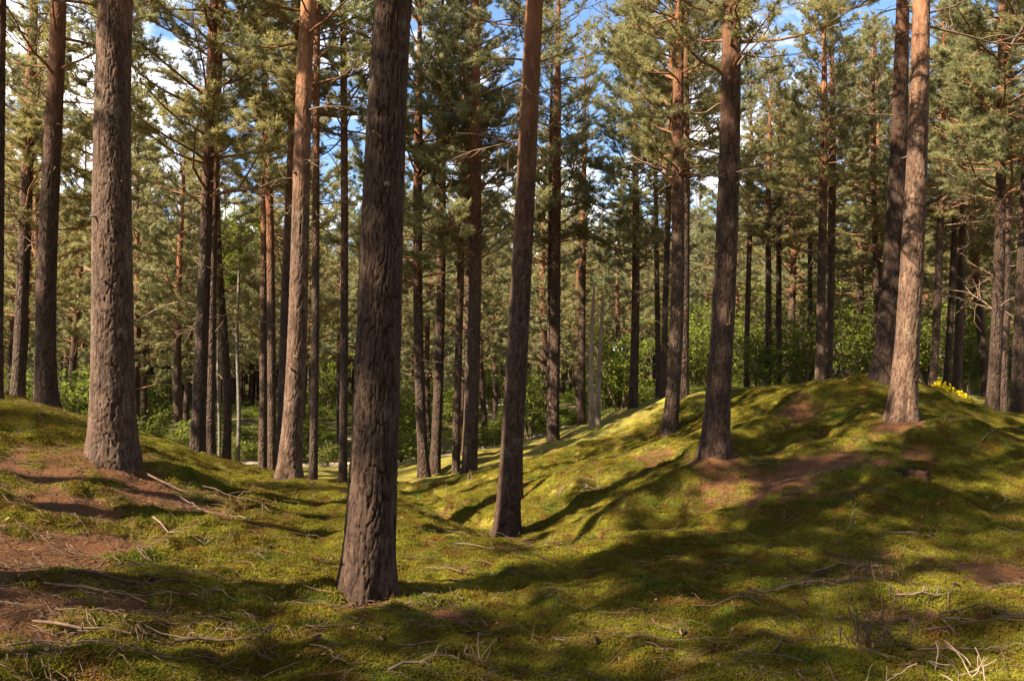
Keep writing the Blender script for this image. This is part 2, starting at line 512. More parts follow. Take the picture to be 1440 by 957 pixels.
_n = len(C)
_D2 = (C[:, None, 0] - C[None, :, 0]) ** 2 + (C[:, None, 1] - C[None, :, 1]) ** 2
_A = np.zeros((_n + 3, _n + 3))
_A[:_n, :_n] = tps_k(_D2) + np.eye(_n) * 0.25
_A[:_n, _n] = 1; _A[:_n, _n + 1] = C[:, 0]; _A[:_n, _n + 2] = C[:, 1]
_A[_n:, :_n] = _A[:_n, _n:].T
_sol = np.linalg.solve(_A, np.concatenate([C[:, 2], [0, 0, 0]]))


def base_h(x, y):
    x = np.asarray(x, float); y = np.asarray(y, float)
    sh = x.shape
    x = x.ravel(); y = y.ravel()
    o = np.empty(len(x))
    for i in range(0, len(x), 40000):
        xs = x[i:i + 40000, None]; ys = y[i:i + 40000, None]
        K = tps_k((xs - C[None, :, 0]) ** 2 + (ys - C[None, :, 1]) ** 2)
        o[i:i + 40000] = K @ _sol[:_n] + _sol[_n] + xs[:, 0] * _sol[_n + 1] + ys[:, 0] * _sol[_n + 2]
    return o.reshape(sh)


TB = [(float(C[i, 0]), float(C[i, 1])) for i in range(len(ctrl)) if i < 39]


def litter_mask(x, y):
    m = np.zeros_like(x)
    spots = [(150, 670, 7.8, .75), (30, 760, 5.4, 1.45), (-30, 850, 4.3, 1.2), (250, 715, 7.6, .85), (60, 660, 7.2, .8), (110, 720, 6.6, .6), (1080, 680, 9.2, 1.0), (1160, 660, 9.6, .9), (515, 855, 5.65, .42), (1268, 600, 10.5, .6),
             (1010, 660, 10, .55), (1170, 810, 6.3, .5), (1290, 860, 5.3, .45), (1400, 800, 6.4, .5), (330, 690, 9.4, .55), (711, 740, 10.4, .4), (60, 900, 4.0, .4), (1290, 660, 9.4, .4),
             (1120, 590, 12.2, .5), (690, 740, 9.6, .3), (640, 860, 5.4, .25), (405, 684, 11.3, .4), (860, 640, 14, .6)]
    fine = fbm(x * 11, y * 11 + 3, 3, 0.6)
    for px, py, Y, r in spots:
        X = (px - 720) / FPX * Y
        d = np.sqrt((x - X) ** 2 + (y - Y) ** 2) / r
        d = d + 1.3 * fbm(x * 2.3 + 3, y * 2.3, 4) + 0.75 * fine
        m = np.maximum(m, 1 - sstep(0.35, 1.15, d))
    n = fbm(x * 0.9 + 31, y * 0.9 + 7, 5, 0.6)
    m = np.maximum(m, 0.9 * sstep(0.17, 0.27, n))
    return m


def gp(px, Y):
    return ((px - 720) / FPX * Y, Y)


RIDGES = [
    (gp(1000, 10.2), gp(862, 9.3), 0.42, 0.20), (gp(960, 8.9), gp(900, 8.5), 0.40, -0.13),
    (gp(1150, 12.6), gp(975, 11.6), 0.38, 0.17), (gp(1100, 11.6), gp(1040, 10.9), 0.45, -0.12),
    (gp(930, 13.2), gp(800, 12.6), 0.5, 0.16), (gp(1250, 9.0), gp(1120, 8.2), 0.45, 0.13), (gp(1330, 8.6), gp(1250, 7.9), 0.4, 0.12),
    (gp(760, 8.9), gp(640, 12.2), 0.8, -0.30), (gp(640, 12.2), gp(585, 15.0), 0.85, -0.28), (gp(690, 14.2), gp(640, 13.2), 0.45, 0.16),
    (gp(430, 10.6), gp(520, 9.4), 0.4, 0.10), (gp(700, 8.0), gp(880, 7.6), 0.5, 0.09), (gp(1380, 10.4), gp(1300, 9.9), 0.4, 0.12),
]
APRON = [gp(515, 5.75), gp(157, 8.0), gp(711, 10.6), gp(1003, 10.1), gp(1268, 10.6), gp(404, 11.4), gp(941, 15.4)]


def detail_h(x, y):
    d = np.sqrt(x * x + y * y)
    f1 = 1 - sstep(22, 34, d)
    f2 = 1 - sstep(13, 20, d)
    lit = litter_mask(x, y)
    cush = 0.5 - np.abs(fbm(x * 1.7 + 5, y * 1.7, 3, 0.5)) * 2.4
    cush2 = 0.5 - np.abs(fbm(x * 4.6, y * 4.6 + 11, 3, 0.55)) * 2.2
    h = 0.20 * fbm(x * 0.75, y * 0.75 + 2, 3) + 0.11 * cush * f1 + (0.045 * cush2 + 0.028 * fbm(x * 11, y * 11, 2)) * f2
    h = h * (1 - 0.55 * lit) - 0.035 * lit - 0.01
    for (xa, ya), (xb, yb), wdt, amp in RIDGES:
        ux, uy = xb - xa, yb - ya
        t_ = np.clip(((x - xa) * ux + (y - ya) * uy) / (ux * ux + uy * uy), 0, 1)
        dd = np.hypot(x - xa - t_ * ux, y - ya - t_ * uy) + 0.25 * wdt * fbm(x * 2.2, y * 2.2 + 6, 2)
        h = h + amp * np.exp(-(dd / wdt) ** 2)
    for xa, ya in APRON:
        h = h + 0.07 * np.exp(-((x - xa) ** 2 + (y - ya) ** 2) / 0.16)
    return h


def ground_h(x, y):
    return base_h(x, y) + detail_h(np.asarray(x, float), np.asarray(y, float))


def gh(x, y):
    return float(ground_h(np.array([x]), np.array([y]))[0])


def axis(lo, flo, fhi, hi, step, grow):
    mid = list(np.arange(flo, fhi, step))
    a, s = [], step
    v = mid[0]
    while v > lo:
        s *= grow; v -= s; a.append(v)
    b, s = [], step
    v = mid[-1]
    while v < hi:
        s *= grow; v += s; b.append(v)
    return np.array(a[::-1] + mid + b)


gx = axis(-380, -7.5, 10.5, 380, 0.05, 1.06)
gy = axis(-380, 2.6, 15.5, 480, 0.05, 1.05)
GX, GY = np.meshgrid(gx, gy)
GZ = ground_h(GX, GY)
nx, ny = len(gx), len(gy)
i, j = np.meshgrid(np.arange(ny - 1), np.arange(nx - 1), indexing='ij')
q = np.stack([i * nx + j, i * nx + j + 1, (i + 1) * nx + j + 1, (i + 1) * nx + j], -1).reshape(-1, 4)
LIT = litter_mask(GX, GY)
# the sandy track runs along the foot of the far bank
tr = np.interp(GX, [-60, -14, -6.5, -0.8, 6, 14, 60], [23.5, 24.5, 25.2, 31, 36, 40, 44])
SAND = (1 - sstep(0.6, 2.0, np.abs(GY - tr) + 2.2 * fbm(GX * 0.5, GY * 0.5 + 40, 4))) * sstep(-60, -30, GX)
SAND = np.clip(SAND + 0.8 * sstep(0.2, 0.3, fbm(GX * 0.25 + 9, GY * 0.25, 4)) * sstep(22, 26, GY) * (1 - sstep(60, 80, GY)), 0, 1)
FAR = sstep(21, 27, GY)
gm = mesh_arr('ground', np.stack([GX, GY, GZ], -1).reshape(-1, 3), q,
              {'litter': LIT.ravel() * (1 - 0.5 * FAR.ravel()), 'sand': SAND.ravel(), 'far': FAR.ravel()})
ground = obj('ground', gm, M_GROUND)
ground['kind'] = 'structure'
ground['label'] = 'hummocky moss covered forest floor with brown needle litter'

_ix = lambda v, ax: np.clip(np.searchsorted(ax, v) - 1, 0, len(ax) - 2)


def gsamp(x, y):
    """height of the built ground sheet (bilinear)"""
    x = np.asarray(x, float); y = np.asarray(y, float)
    a = _ix(x, gx); b = _ix(y, gy)
    fx = (x - gx[a]) / (gx[a + 1] - gx[a]); fy = (y - gy[b]) / (gy[b + 1] - gy[b])
    return (GZ[b, a] * (1 - fx) + GZ[b, a + 1] * fx) * (1 - fy) + (GZ[b + 1, a] * (1 - fx) + GZ[b + 1, a + 1] * fx) * fy


def hit(px, py):
    """first point of the ground seen through a pixel of the photograph"""
    d = pix_dir(px, py)
    Y = np.arange(2.8, 90, 0.02)
    z = EYE + d.z * Y
    k = np.argmax(z < gsamp(d.x * Y, Y))
    return Vector((d.x * Y[k], Y[k], float(gsamp(d.x * Y[k], Y[k]))))


# ------------------------------------------------------------------ pine parts
def worley(u, v, nu, seed):
    r = np.random.default_rng(seed)
    nv = int(v.max()) + 4
    ju = r.random((nv, nu)); jv = r.random((nv, nu)); rid = r.random((nv, nu))
    cu = np.floor(u).astype(int); cv = np.floor(v).astype(int)
    F1 = np.full(u.shape, 9.0); F2 = np.full(u.shape, 9.0); I = np.zeros(u.shape)
    for a in (-1, 0, 1):
        for b in (-1, 0, 1):
            qu = cu + a; qv = np.clip(cv + b, 0, nv - 1)
            dd = np.hypot(qu + ju[qv, qu % nu] - u, cv + b + jv[qv, qu % nu] - v)
            new = dd < F1
            F2 = np.where(new, F1, np.minimum(F2, dd))
            I = np.where(new, rid[qv, qu % nu], I)
            F1 = np.where(new, dd, F1)
    return F1, F2, I


def trunk_mesh(name, spine, radii, H, nseg, dz, plated=0.0, seed=0, zdet=None, flare=0.0):
    """spine: function z -> (x,y) offset; radii: function z -> r"""
    z = [-0.25]
    while z[-1] < H:
        z.append(z[-1] + (dz if (zdet is None or z[-1] < zdet) else max(dz, 0.35)))
    z = np.array(z)
    th = np.linspace(0, 2 * math.pi, nseg, endpoint=False)
    sx, sy = spine(z)
    r = radii(z)
    Zm, T = np.meshgrid(z, th, indexing='ij')
    rs = np.random.default_rng(seed + 77)
    R = np.repeat(r[:, None], nseg, 1)
    ph = rs.random(4) * 6.28
    R = R * (1 + 0.03 * np.sin(2 * T + ph[0] + 0.25 * Zm) + 0.02 * np.sin(3 * T + ph[1] - 0.4 * Zm))
    if flare > 0:
        R = R * (1 + flare * np.exp(-np.maximum(Zm, 0) / 0.22) * (0.55 + 0.45 * np.cos(5 * T + ph[2]) + 0.25 * np.sin(3 * T + ph[3])))
    P = np.zeros_like(R); FS = np.ones_like(R)
    if plated > 0:
        nu = max(10, int(2 * math.pi * r[len(r) // 12] / 0.038))
        wob = 0.55 * fbm(T / 6.2832 * nu * 0.6 + 0 * Zm, Zm * 7 + seed, 3)
        edge = np.minimum(T, 2 * math.pi - T); wob = wob * sstep(0, 0.5, edge)
        u = T / (2 * math.pi) * nu + wob
        v = (Zm + 0.3) / 0.25 + 0.8 * fbm(Zm * 5 + seed * 3.1, 0 * T + 2.0 + np.cos(T) * 1.5, 3)
        F1, F2, P = worley(u, np.maximum(v, 0), nu, seed)
        e = F2 - F1
        u2 = T / (2 * math.pi) * nu * 2
        G1, G2, P2 = worley(u2, np.maximum(v * 2.3, 0), nu * 2, seed + 5)
        h = sstep(0.02, 0.13, e) * 1.0 + 0.30 * (P - 0.5) + 0.30 * sstep(0, .16, G2 - G1) + 0.18 * (P2 - 0.5) + 0.7 * fbm(T / 6.2832 * nu * 4, Zm * 40, 2)
        amp = plated * np.where(Zm < 4.5, 1.0, np.clip(1 - (Zm - 4.5) / 5.0, 0.3, 1))
        R = R + amp * (h - 1.3)
        P = 0.55 * P + 0.45 * P2; FS = sstep(0.0, 0.16, e)
    X = sx[:, None] + R * np.cos(T); Y = sy[:, None] + R * np.sin(T)
    m = len(z)
    a, b = np.meshgrid(np.arange(m - 1), np.arange(nseg), indexing='ij')
    b2 = (b + 1) % nseg
    f = np.stack([a * nseg + b, a * nseg + b2, (a + 1) * nseg + b2, (a + 1) * nseg + b], -1).reshape(-1, 4)
    return mesh_arr(name, np.stack([X, Y, Zm], -1).reshape(-1, 3), f, {'plate': P.ravel(), 'fis': FS.ravel()})


def needles_for(shoots, per, ln, wd, r):
    """shoots (n,6): start, direction*length -> triangles"""
    n = len(shoots)
    s = shoots[:, :3]; dv = shoots[:, 3:]
    L = np.linalg.norm(dv, axis=1)[:, None]
    d = dv / (L + 1e-9)
    t = r.random((n, per, 1)) * 0.95 + 0.1
    base = s[:, None, :] + dv[:, None, :] * t
    rnd = r.normal(size=(n, per, 3))
    rnd /= np.linalg.norm(rnd, axis=2)[:, :, None]
    nd = d[:, None, :] * 0.5 + rnd * 0.9 + np.array([0, 0, 0.15])
    nd /= np.linalg.norm(nd, axis=2)[:, :, None]
    side = np.cross(nd, r.normal(size=(n, per, 3)))
    side /= np.linalg.norm(side, axis=2)[:, :, None] + 1e-9
    l = ln * (0.7 + 0.6 * r.random((n, per, 1)))
    v0 = base + side * wd * 0.5; v1 = base - side * wd * 0.5; v2 = base + nd * l
    V = np.stack([v0, v1, v2], 2).reshape(-1, 3)
    col_ = np.repeat(np.clip(0.45 + 0.28 * r.normal(size=n), 0, 1), per * 3)
    F = np.arange(n * per * 3).reshape(-1, 3)
    return V, F, col_


def make_crown(seed, Hc=8.5, Rm=2.3, step=0.42, nb=4, tri=1.0, low=0.8, per=25, ln=0.08, wd=0.0105, sparse=0.12, top=0.12, trunk_r=0.08):
    """limbs and needles of one pine crown around the z axis, z 0..Hc"""
    r = np.random.default_rng(seed)
    T = Tubes()
    shoots = []
    z = 0.0
    while z < Hc * 0.985:
        t = z / Hc
        prof = (low + (1 - low) * min(1, t / 0.2)) * ((1 - t) ** 0.65 * 0.95 + top)
        k = nb + int(r.integers(-1, 2))
        a0 = r.random() * 6.28
        for i in range(k):
            if r.random() < sparse:
                continue
            az = a0 + i * 6.2832 / k + r.normal() * 0.25
            L = Rm * prof * r.uniform(0.55, 1.15)
            el = math.radians(r.uniform(2, 28) + 38 * t)
            npt = 7
            p = np.zeros((npt, 3))
            p[0] = (0, 0, z + r.uniform(-.12, .12))
            azz, ee = az, el
            for s in range(1, npt):
                azz += r.normal() * 0.16
                ee += r.normal() * 0.12 + (-0.07 if s < 3 else 0.09)
                d = np.array([math.cos(azz) * math.cos(ee), math.sin(azz) * math.cos(ee), math.sin(ee)])
                p[s] = p[s - 1] + d * L / (npt - 1)
            r0 = 0.009 + 0.0095 * L
            T.add(p, np.linspace(r0, 0.005, npt), 5)
            nsub = max(4, int(5.5 * L * tri))
            for b in range(nsub):
                f = r.uniform(0.34, 1.0) ** 0.9 if L > 0.9 else r.uniform(0.15, 1.0)
                x = f * (npt - 1); a_ = int(min(x, npt - 2)); fr = x - a_
                q0 = p[a_] * (1 - fr) + p[a_ + 1] * fr
                dd = p[a_ + 1] - p[a_]; dd /= np.linalg.norm(dd)
                sgn = 1 if b % 2 else -1
                hz = np.array([-dd[1], dd[0], 0]); hz /= np.linalg.norm(hz) + 1e-9
                bd = dd * r.uniform(0.45, 1.0) + hz * sgn * r.uniform(0.35, 1.0) + np.array([0, 0, r.uniform(-0.05, 0.3)])
                bd /= np.linalg.norm(bd)
                bl = r.uniform(0.22, 0.5) * (0.45 + 0.35 * L) * (1.15 - 0.35 * f)
                q1 = q0 + bd * bl * 0.55 + r.normal(size=3) * 0.02
                q2 = q0 + bd * bl + np.array([0, 0, 0.05 * bl]) + r.normal(size=3) * 0.03
                T.add([q0, q1, q2], [0.0075, 0.006, 0.003], 3)
                ns = max(5, int(20 * bl))
                for s in range(ns):
                    g = r.uniform(0.12, 1.0) ** 0.8
                    sp = (q0 + (q1 - q0) * g * 2) if g < 0.5 else (q1 + (q2 - q1) * (g - 0.5) * 2)
                    sd = bd * 0.6 + r.normal(size=3) * np.array([.75, .75, .3]) + np.array([0, 0, 0.22])
                    sd /= np.linalg.norm(sd)
                    shoots.append(np.concatenate([sp, sd * r.uniform(0.07, 0.19)]))
                shoots.append(np.concatenate([q2, bd * 0.1]))
            shoots.append(np.concatenate([p[-1], (p[-1] - p[-2]) * 0.5]))
        z += step * r.uniform(0.75, 1.3)
    shoots.append(np.array([0, 0, Hc - .1, 0, 0, .25]))
    V, F, cv = needles_for(np.array(shoots), per, ln, wd, r)
    crown = mesh_arr('pine_crown', V, F, {'v': cv}, smooth=False)
    crown.materials.append(M_NEEDLE)
    lm = T.mesh('pine_limbs')
    lm.materials.append(M_LIMB)
    return crown, lm, Hc


def dead_branch_mesh(seed, L):
    r = np.random.default_rng(seed)
    T = Tubes()

    def grow(p0, d, L, r0, lev):
        npt = 6
        p = [np.array(p0)]
        d = np.array(d)
        for s in range(npt - 1):
            d = d + r.normal(size=3) * 0.17 + np.array([0, 0, 0.02 - 0.03 * lev])
            d /= np.linalg.norm(d)
            p.append(p[-1] + d * L / (npt - 1))
        T.add(p, np.linspace(r0, r0 * 0.3, npt), 5 if lev == 0 else 3)
        if lev < 2:
            for b in range(int(r.integers(3, 6)) if lev == 0 else 2):
                f = r.uniform(0.25, 0.95) * (npt - 1); a_ = int(min(f, npt - 2))
                q = p[a_] + (p[a_ + 1] - p[a_]) * (f - a_)
                nd = d * 0.6 + r.normal(size=3) * 0.6
                nd /= np.linalg.norm(nd)
                grow(q, nd, L * r.uniform(0.25, 0.5), r0 * 0.5, lev + 1)
    grow((0, 0, 0), (1, 0, 0.12), L, 0.008 + 0.006 * L, 0)
    me = T.mesh('dead_branch')
    me.materials.append(M_DEADW)
    return me


CROWNS = [
    make_crown(1, 8.5, 2.2),
    make_crown(2, 8.0, 1.9, 0.5),
    make_crown(3, 9.0, 2.3, 0.56, sparse=0.2),
    make_crown(5, 9.5, 2.0, 0.52, 5, low=0.95),
    make_crown(6, 8.5, 1.8, 0.46, 5, low=1.0, sparse=0.05),
]
# fuller, lower crowns of the younger stand on the far bank
YOUNG = [
    make_crown(21, 9.5, 2.0, 0.48, 5, tri=1.0, low=0.75, per=16, ln=0.095, wd=0.023, sparse=0.05),
    make_crown(22, 9.0, 1.8, 0.46, 5, tri=1.0, low=0.9, per=16, ln=0.095, wd=0.023, sparse=0.05),
    make_crown(23, 10.5, 2.2, 0.54, 5, tri=1.0, low=0.7, per=16, ln=0.095, wd=0.023, sparse=0.08),
]
FULL = [make_crown(31, 9.0, 2.5, 0.5, 5, tri=1.15, low=0.85, per=25, ln=0.088, wd=0.0125, sparse=0.05),
        make_crown(32, 9.5, 2.2, 0.48, 5, tri=1.15, low=0.95, per=25, ln=0.088, wd=0.0125, sparse=0.05)]
DEAD = [dead_branch_mesh(100 + i, L) for i, L in enumerate((0.7, 0.9, 1.2, 1.5, 1.8, 1.0))]

STUB = []
for i in range(3):
    T = Tubes(); q0 = np.random.default_rng(60 + i)
    T.add([(-.02, 0, 0), (.0, 0, 0), (.025, .002, .003), (.05 + .03 * i, .004, .008), (.052 + .03 * i, .004, .008)], [.028, .022, .013, .009, .001], 7)
    if i:
        T.add([(.03, 0, .003), (.07, .02 * i, .02), (.1 + .05 * i, .03 * i, .03)], [.007, .005, .002], 5)
    STUB.append(T.mesh('branch_stub')); STUB[-1].materials.append(M_DEADW)
G_BACK = 'slender pines standing across the hollow'
LAB = {
    'A': ('broad shaded pine with deep bark plates alone on open moss between the two mounds', None),
    'B': ('stout pine with flared sunlit base rooted in brown litter on the mound with fallen twigs', None),
    'C': ('slanting pine in the hollow with a thinner trunk close behind its foot', None),
    'D': ('pine with cracked grey bark leaning at the foot of the bare brown litter slope', None),
    'E': ('sunlit pine with pale lichen on its bark in front of the mound top', None),
    'F': ('dark pine leaning on the very crest of the mossy mound beside gorse', None),
    'G': ('pine with a swollen scarred foot bending up beside the sandy track', None),
    'H': ('dark pine behind the mound crest beside the stout flared pine', None),
    'I': ('reddish pine halfway up the mossy bank with a trunk right behind it', None),
    'J': ('tall dark pine with crooked upper limbs beyond the mound shoulder', None),
    'K': ('forking dark pine behind the mound crest with twisting bare limbs', None),
    'L': ('orange barked tall pine rising from the lip of the hollow', None),
    'M': ('pine with pale dead stubs and a bowed foot at the hollow edge', None),
    'N': ('straight grey pine close beside the bowed pine with dead stubs', None),
    'O': ('slim orange pine with a darker twin at the end of the mossy bank', None),
    'P': ('thin pine half hidden right behind the slanting pine in the hollow', None),
    'Q': ('thin dark pine right behind the reddish pine on the mossy bank', None),
    'R': ('thin pine standing right behind the tall dark pine beyond the mound', None),
    'W': ('thin dark pine just behind the pine with the swollen foot', None),
    'X': ('crooked small pine with twisted bare limbs beyond the mound shoulder', None),
    'AS': ('darker twin trunk touching the slim orange pine by the mossy bank', None),
    'AB': ('short limbed pine with a drooping pale bough above the mossy bank', None),
    'AK': ('dark pine cut by the picture edge beside the mound crest', None),
}
G_RIGHT = 'pines in the stand behind the mossy mound'
for k in ('AC', 'AD', 'AE', 'AF', 'AG', 'AH', 'AI', 'AJ', 'AL', 'AM', 'AN', 'AO', 'AR'):
    LAB[k] = ('slim pine with orange upper bark in the stand behind the mossy mound', G_RIGHT)
LAB.update({
    'S': ('slim pine standing right next to the pine with the swollen foot', None),
    'T': ('slim straight pine midway between the swollen footed pine and the broad shaded pine', None),
    'U': ('slim straight pine with a bent twin behind the swollen footed pine', None),
    'V': ('slim bent pine, twin of a straight one, behind the swollen footed pine', None),
    'Y': ('thinnest pine pressed close beside the orange barked tall pine', None),
    'Z': ('pine with its trunk overlapping the orange barked tall pine', None),
    'AA': ('slim pine standing next to the bleached dead stems', None),
    'AP': ('thin far pine between the drooping bough pine and the mossy bank', None),
    'AQ': ('thin pine close beside the reddish pine on the mossy bank', None),
    'AC': ('thicker pine of the close pair behind the mound top', None),
    'AD': ('thinner pine of the close pair behind the mound top', None),
    'AE': ('palest trunk of the three pines standing past the gorse', None),
    'AF': ('darker pine squeezed between two other trunks past the gorse', None),
    'AG': ('outermost and tallest of the three pines past the gorse', None),
    'AR': ('thin pine seen beside the dark leaning pine on the crest', None),
})
for k in ('AH', 'AI', 'AJ'):
    LAB[k] = ('slim pine in the trio just behind the flowering gorse', 'trio of pines behind the gorse')
for k in ('AL', 'AM', 'AN', 'AO'):
    LAB[k] = ('thin pine in front of the leafy bushes behind the mound', 'thin pines before the leafy bushes')


def align(o, base, tip, roll, scale):
    d = (tip - base).normalized()
    qz = Vector((0, 0, 1)).rotation_difference(d)
    o.rotation_mode = 'QUATERNION'
    o.rotation_quaternion = qz @ Quaternion((0, 0, 1), roll)
    o.scale = (scale, scale, scale)
    o.location = base


def add_crown(root, base, tip, variant, roll, scale):
    cm, lm, Hc = variant
    c = obj('crown', cm, None, root); align(c, base, tip, roll, scale)
    l = obj('limbs', lm, None, c)
    l['kind'] = 'stuff'
    return c


for n_, (k, Y, pts, wd, hc, H) in enumerate(TREES):
    if k in ('R', 'S', 'T', 'U', 'V', 'W', 'Y', 'Z', 'P', 'N'):
        hc = max(hc, 7.0)                        # thin suppressed trees carry only a small top
    W = [at(px, py, Y) for px, py in pts]
    root_xy = (W[0].x, W[0].y)
    gz = float(gsamp(W[0].x, W[0].y))
    zs = np.array([p.z - gz for p in W]); xs = np.array([p.x - W[0].x for p in W])
    zs[0] = min(zs[0], 0.0)
    slope = (xs[-1] - xs[-2]) / (zs[-1] - zs[-2])
    zs = np.append(zs, H + 1); xs = np.append(xs, xs[-1] + slope * 0.7 * (H + 1 - zs[-2]))
    rr = random.Random(n_ * 7 + 3)
    ylean = rr.uniform(-0.02, 0.02)
    cx = np.polyfit(zs[:4], xs[:4], 3) if len(pts) == 4 else None
    ztop = zs[3]; xtop = xs[3]

    def spine(z, cx=cx, ztop=ztop, xtop=xtop, ylean=ylean):
        z = np.asarray(z, float)
        lo = np.polyval(cx, np.minimum(np.maximum(z, -0.3), ztop))
        dv = np.polyval(np.polyder(cx), ztop)
        dv = np.clip(dv, -0.08, 0.08)
        return lo + np.maximum(z - ztop, 0) * dv * 0.6, ylean * z

    rb, rm, rt = [v * Y / FPX / 2 for v in wd]
    kz = [-0.3, 0.0, 0.25, 0.8, max(ztop, 2.5), H * 0.8, H]
    kr = [rb * 1.08, rb, (rb + rm) / 2, rm, rt, max(0.03, rt * 0.45), 0.012]
    if ztop > H * 0.75:
        kz = [-0.3, 0.0, 0.25, 0.8, H * 0.6, H * 0.85, H]; kr[4] = (rt + rm) / 2

    def radii(z, kz=kz, kr=kr):
        return np.interp(z, kz, kr)

    root = obj('pine_tree', None)
    root.location = (W[0].x, W[0].y, gz)
    lb, grp = LAB.get(k, ('slim pine', None))
    tag(root, lb, 'pine tree', grp)
    if Y < 6.5:
        tm = trunk_mesh('trunk', spine, radii, H, 160, 0.0095, 0.0105, n_, 5.0, 0.26)
    elif Y < 9:
        tm = trunk_mesh('trunk', spine, radii, H, 140, 0.012, 0.0115, n_, 6.2, 0.13)
    elif Y < 14:
        tm = trunk_mesh('trunk', spine, radii, H, 72, 0.022, 0.010, n_, 7.4, 0.28)
    else:
        tm = trunk_mesh('trunk', spine, radii, H, 18, 0.18, 0, n_, None, 0.08)
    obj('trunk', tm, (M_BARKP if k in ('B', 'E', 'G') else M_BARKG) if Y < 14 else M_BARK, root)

    def pt(z):
        a, b = spine(np.array([z]))
        return Vector((float(a[0]), float(b[0]), z))
    var = CROWNS[(n_ * 3 + 1) % len(CROWNS)] if Y < 15 else (FULL + CROWNS[3:4])[n_ % 3]
    add_crown(root, pt(hc), pt(H), var, rr.uniform(0, 6.28), (H - hc) / var[2])
    if Y < 14:
        for b in range(7):
            zb = rr.uniform(1.2, 5.5); az = rr.uniform(0, 6.28); rz = float(radii(np.array([zb]))[0])
            st = obj('branch_stub', STUB[b % 3], None, root, pt(zb) + Vector((math.cos(az), math.sin(az), 0)) * rz * 0.9)
            st.rotation_euler = (rr.uniform(0, 6), rr.uniform(-.5, .2), az)
            q_ = rr.uniform(.6, 1.3); st.scale = (q_, q_, q_)
    nd = 6 if Y < 14 else 11
    for b in range(nd):
        zb = rr.uniform(max(1.9, hc - 2.6), hc + 0.6) if Y > 14 else rr.uniform(max(3.0, hc - 2.2), hc + 0.5)
        az = rr.uniform(0, 6.28)
        db = obj('dead_branch', DEAD[rr.randrange(len(DEAD))], None, root, pt(zb))
        db.rotation_euler = (rr.uniform(0, 6.28), rr.uniform(-0.5, 0.25), az)
        s = rr.uniform(0.6, 1.1)
        db.scale = (s, s, s)

# ------------------------------------------------------------------ pines around: far bank and behind the viewpoint
TRK = []
for i in range(4):
    r0 = [0.13, 0.15, 0.12, 0.14][i]
    ph = i * 1.7

    def sp(z, ph=ph):
        return 0.10 * np.sin(z * 0.35 + ph) - 0.10 * math.sin(ph), 0.08 * np.cos(z * 0.3 + ph) - 0.08 * math.cos(ph)

    def ra(z, r0=r0):
        return np.interp(z, [-.3, 0, .5, 5, 11, 15], [r0 * 1.35, r0 * 1.3, r0 * 1.05, r0 * 0.85, r0 * 0.45, 0.01])
    me = trunk_mesh('trunk', sp, ra, 15.0, 12, 0.5, 0, 50 + i)
    me.materials.append(M_BARK)
    TRK.append((me, sp))


def far_pine(x, y, H, hc, var, label, group, i):
    rr = random.Random(1000 + i)
    root = obj('pine_tree', None)
    root.location = (x, y, float(gsamp(x, y)))
    tag(root, label, 'pine tree', group)
    me, spf = TRK[i % 4]
    s = H / 15.0
    t = obj('trunk', me, None, root)
    t.scale = (1, 1, s)
    rot = rr.uniform(0, 6.28)
    root.rotation_euler = (rr.uniform(-.02, .02), rr.uniform(-.02, .03), rot)

    def pt(z):
        a, b = spf(np.array([z / s]))
        return Vector((float(a[0]), float(b[0]), z))
    add_crown(root, pt(hc), pt(H * 0.99), var, rr.uniform(0, 6.28), (H - hc) / var[2])


used = [(at(p[0][0], p[0][1], Y).x, Y) for k, Y, p, *_ in TREES]
placed = []
rr = random.Random(4)
# hand placed: the lit stand to the right of the view
RIGHT = [(12.6, 27.5, 13.0), (16.5, 29, 13.5), (19.5, 26.5, 12.5), (14.6, 24.5, 12.0), (21.5, 31, 13.5), (10.8, 31, 12.0), (17.5, 34, 13.5), (15.2, 21.5, 12.0), (22.5, 27.5, 13), (11.8, 33.5, 12.5), (19.2, 23.0, 12.5), (26.5, 33, 13.5), (15.0, 32, 13.5), (13.2, 30.3, 13.5), (17.8, 26.4, 13.5), (20.6, 33.6, 14), (13.0, 36, 13.0), (24, 35, 13.5), (9.3, 35.5, 12.0)]
for i, (x, y, H) in enumerate(RIGHT):
    far_pine(x, y, H, rr.uniform(3.4, 4.8), FULL[i % 2], 'tall pine with full pale crown in the sunlit stand behind the mound', 'full crowned pines behind the mound', 400 + i)
    used.append((x, y))
for i, (x, y, H) in enumerate([(-13.4, 22.5, 12.5), (-10.6, 25.5, 12.0), (-17.0, 27.5, 13.5), (-8.8, 28.5, 12.0), (-14.6, 31, 12.5), (-9.9, 19.6, 13.0), (-6.8, 24.0, 12.5), (-4.2, 27.0, 13.0), (-1.6, 29.5, 13.0)]):
    far_pine(x, y, H, rr.uniform(3.6, 5.0), FULL[i % 2], 'broad crowned pine past the mound crest before the far bank', 'broad pines past the mound crest', 450 + i)
    used.append((x, y))
tries = 0
while len(placed) < 215 and tries < 20000:
    tries += 1
    y = 27 + 45 * rr.random() ** 0.9
    x = rr.uniform(-0.78, 0.78) * y
    md = 2.1
    px = 720 + x / y * FPX
    if y < 37 and 780 < px < 1130:
        continue
    if y < 46 and 1050 < px < 1140:
        continue
    if y < 36 and px > 1130:
        continue
    t_ = float(np.interp(x, [-60, -14, -6.5, -0.8, 6, 14, 60], [23.5, 24.5, 25.2, 31, 36, 40, 44]))
    if abs(y - t_) < 1.6:
        continue
    if any((x - a) ** 2 + (y - b) ** 2 < md * md for a, b in used):
        continue
    used.append((x, y)); placed.append((x, y))
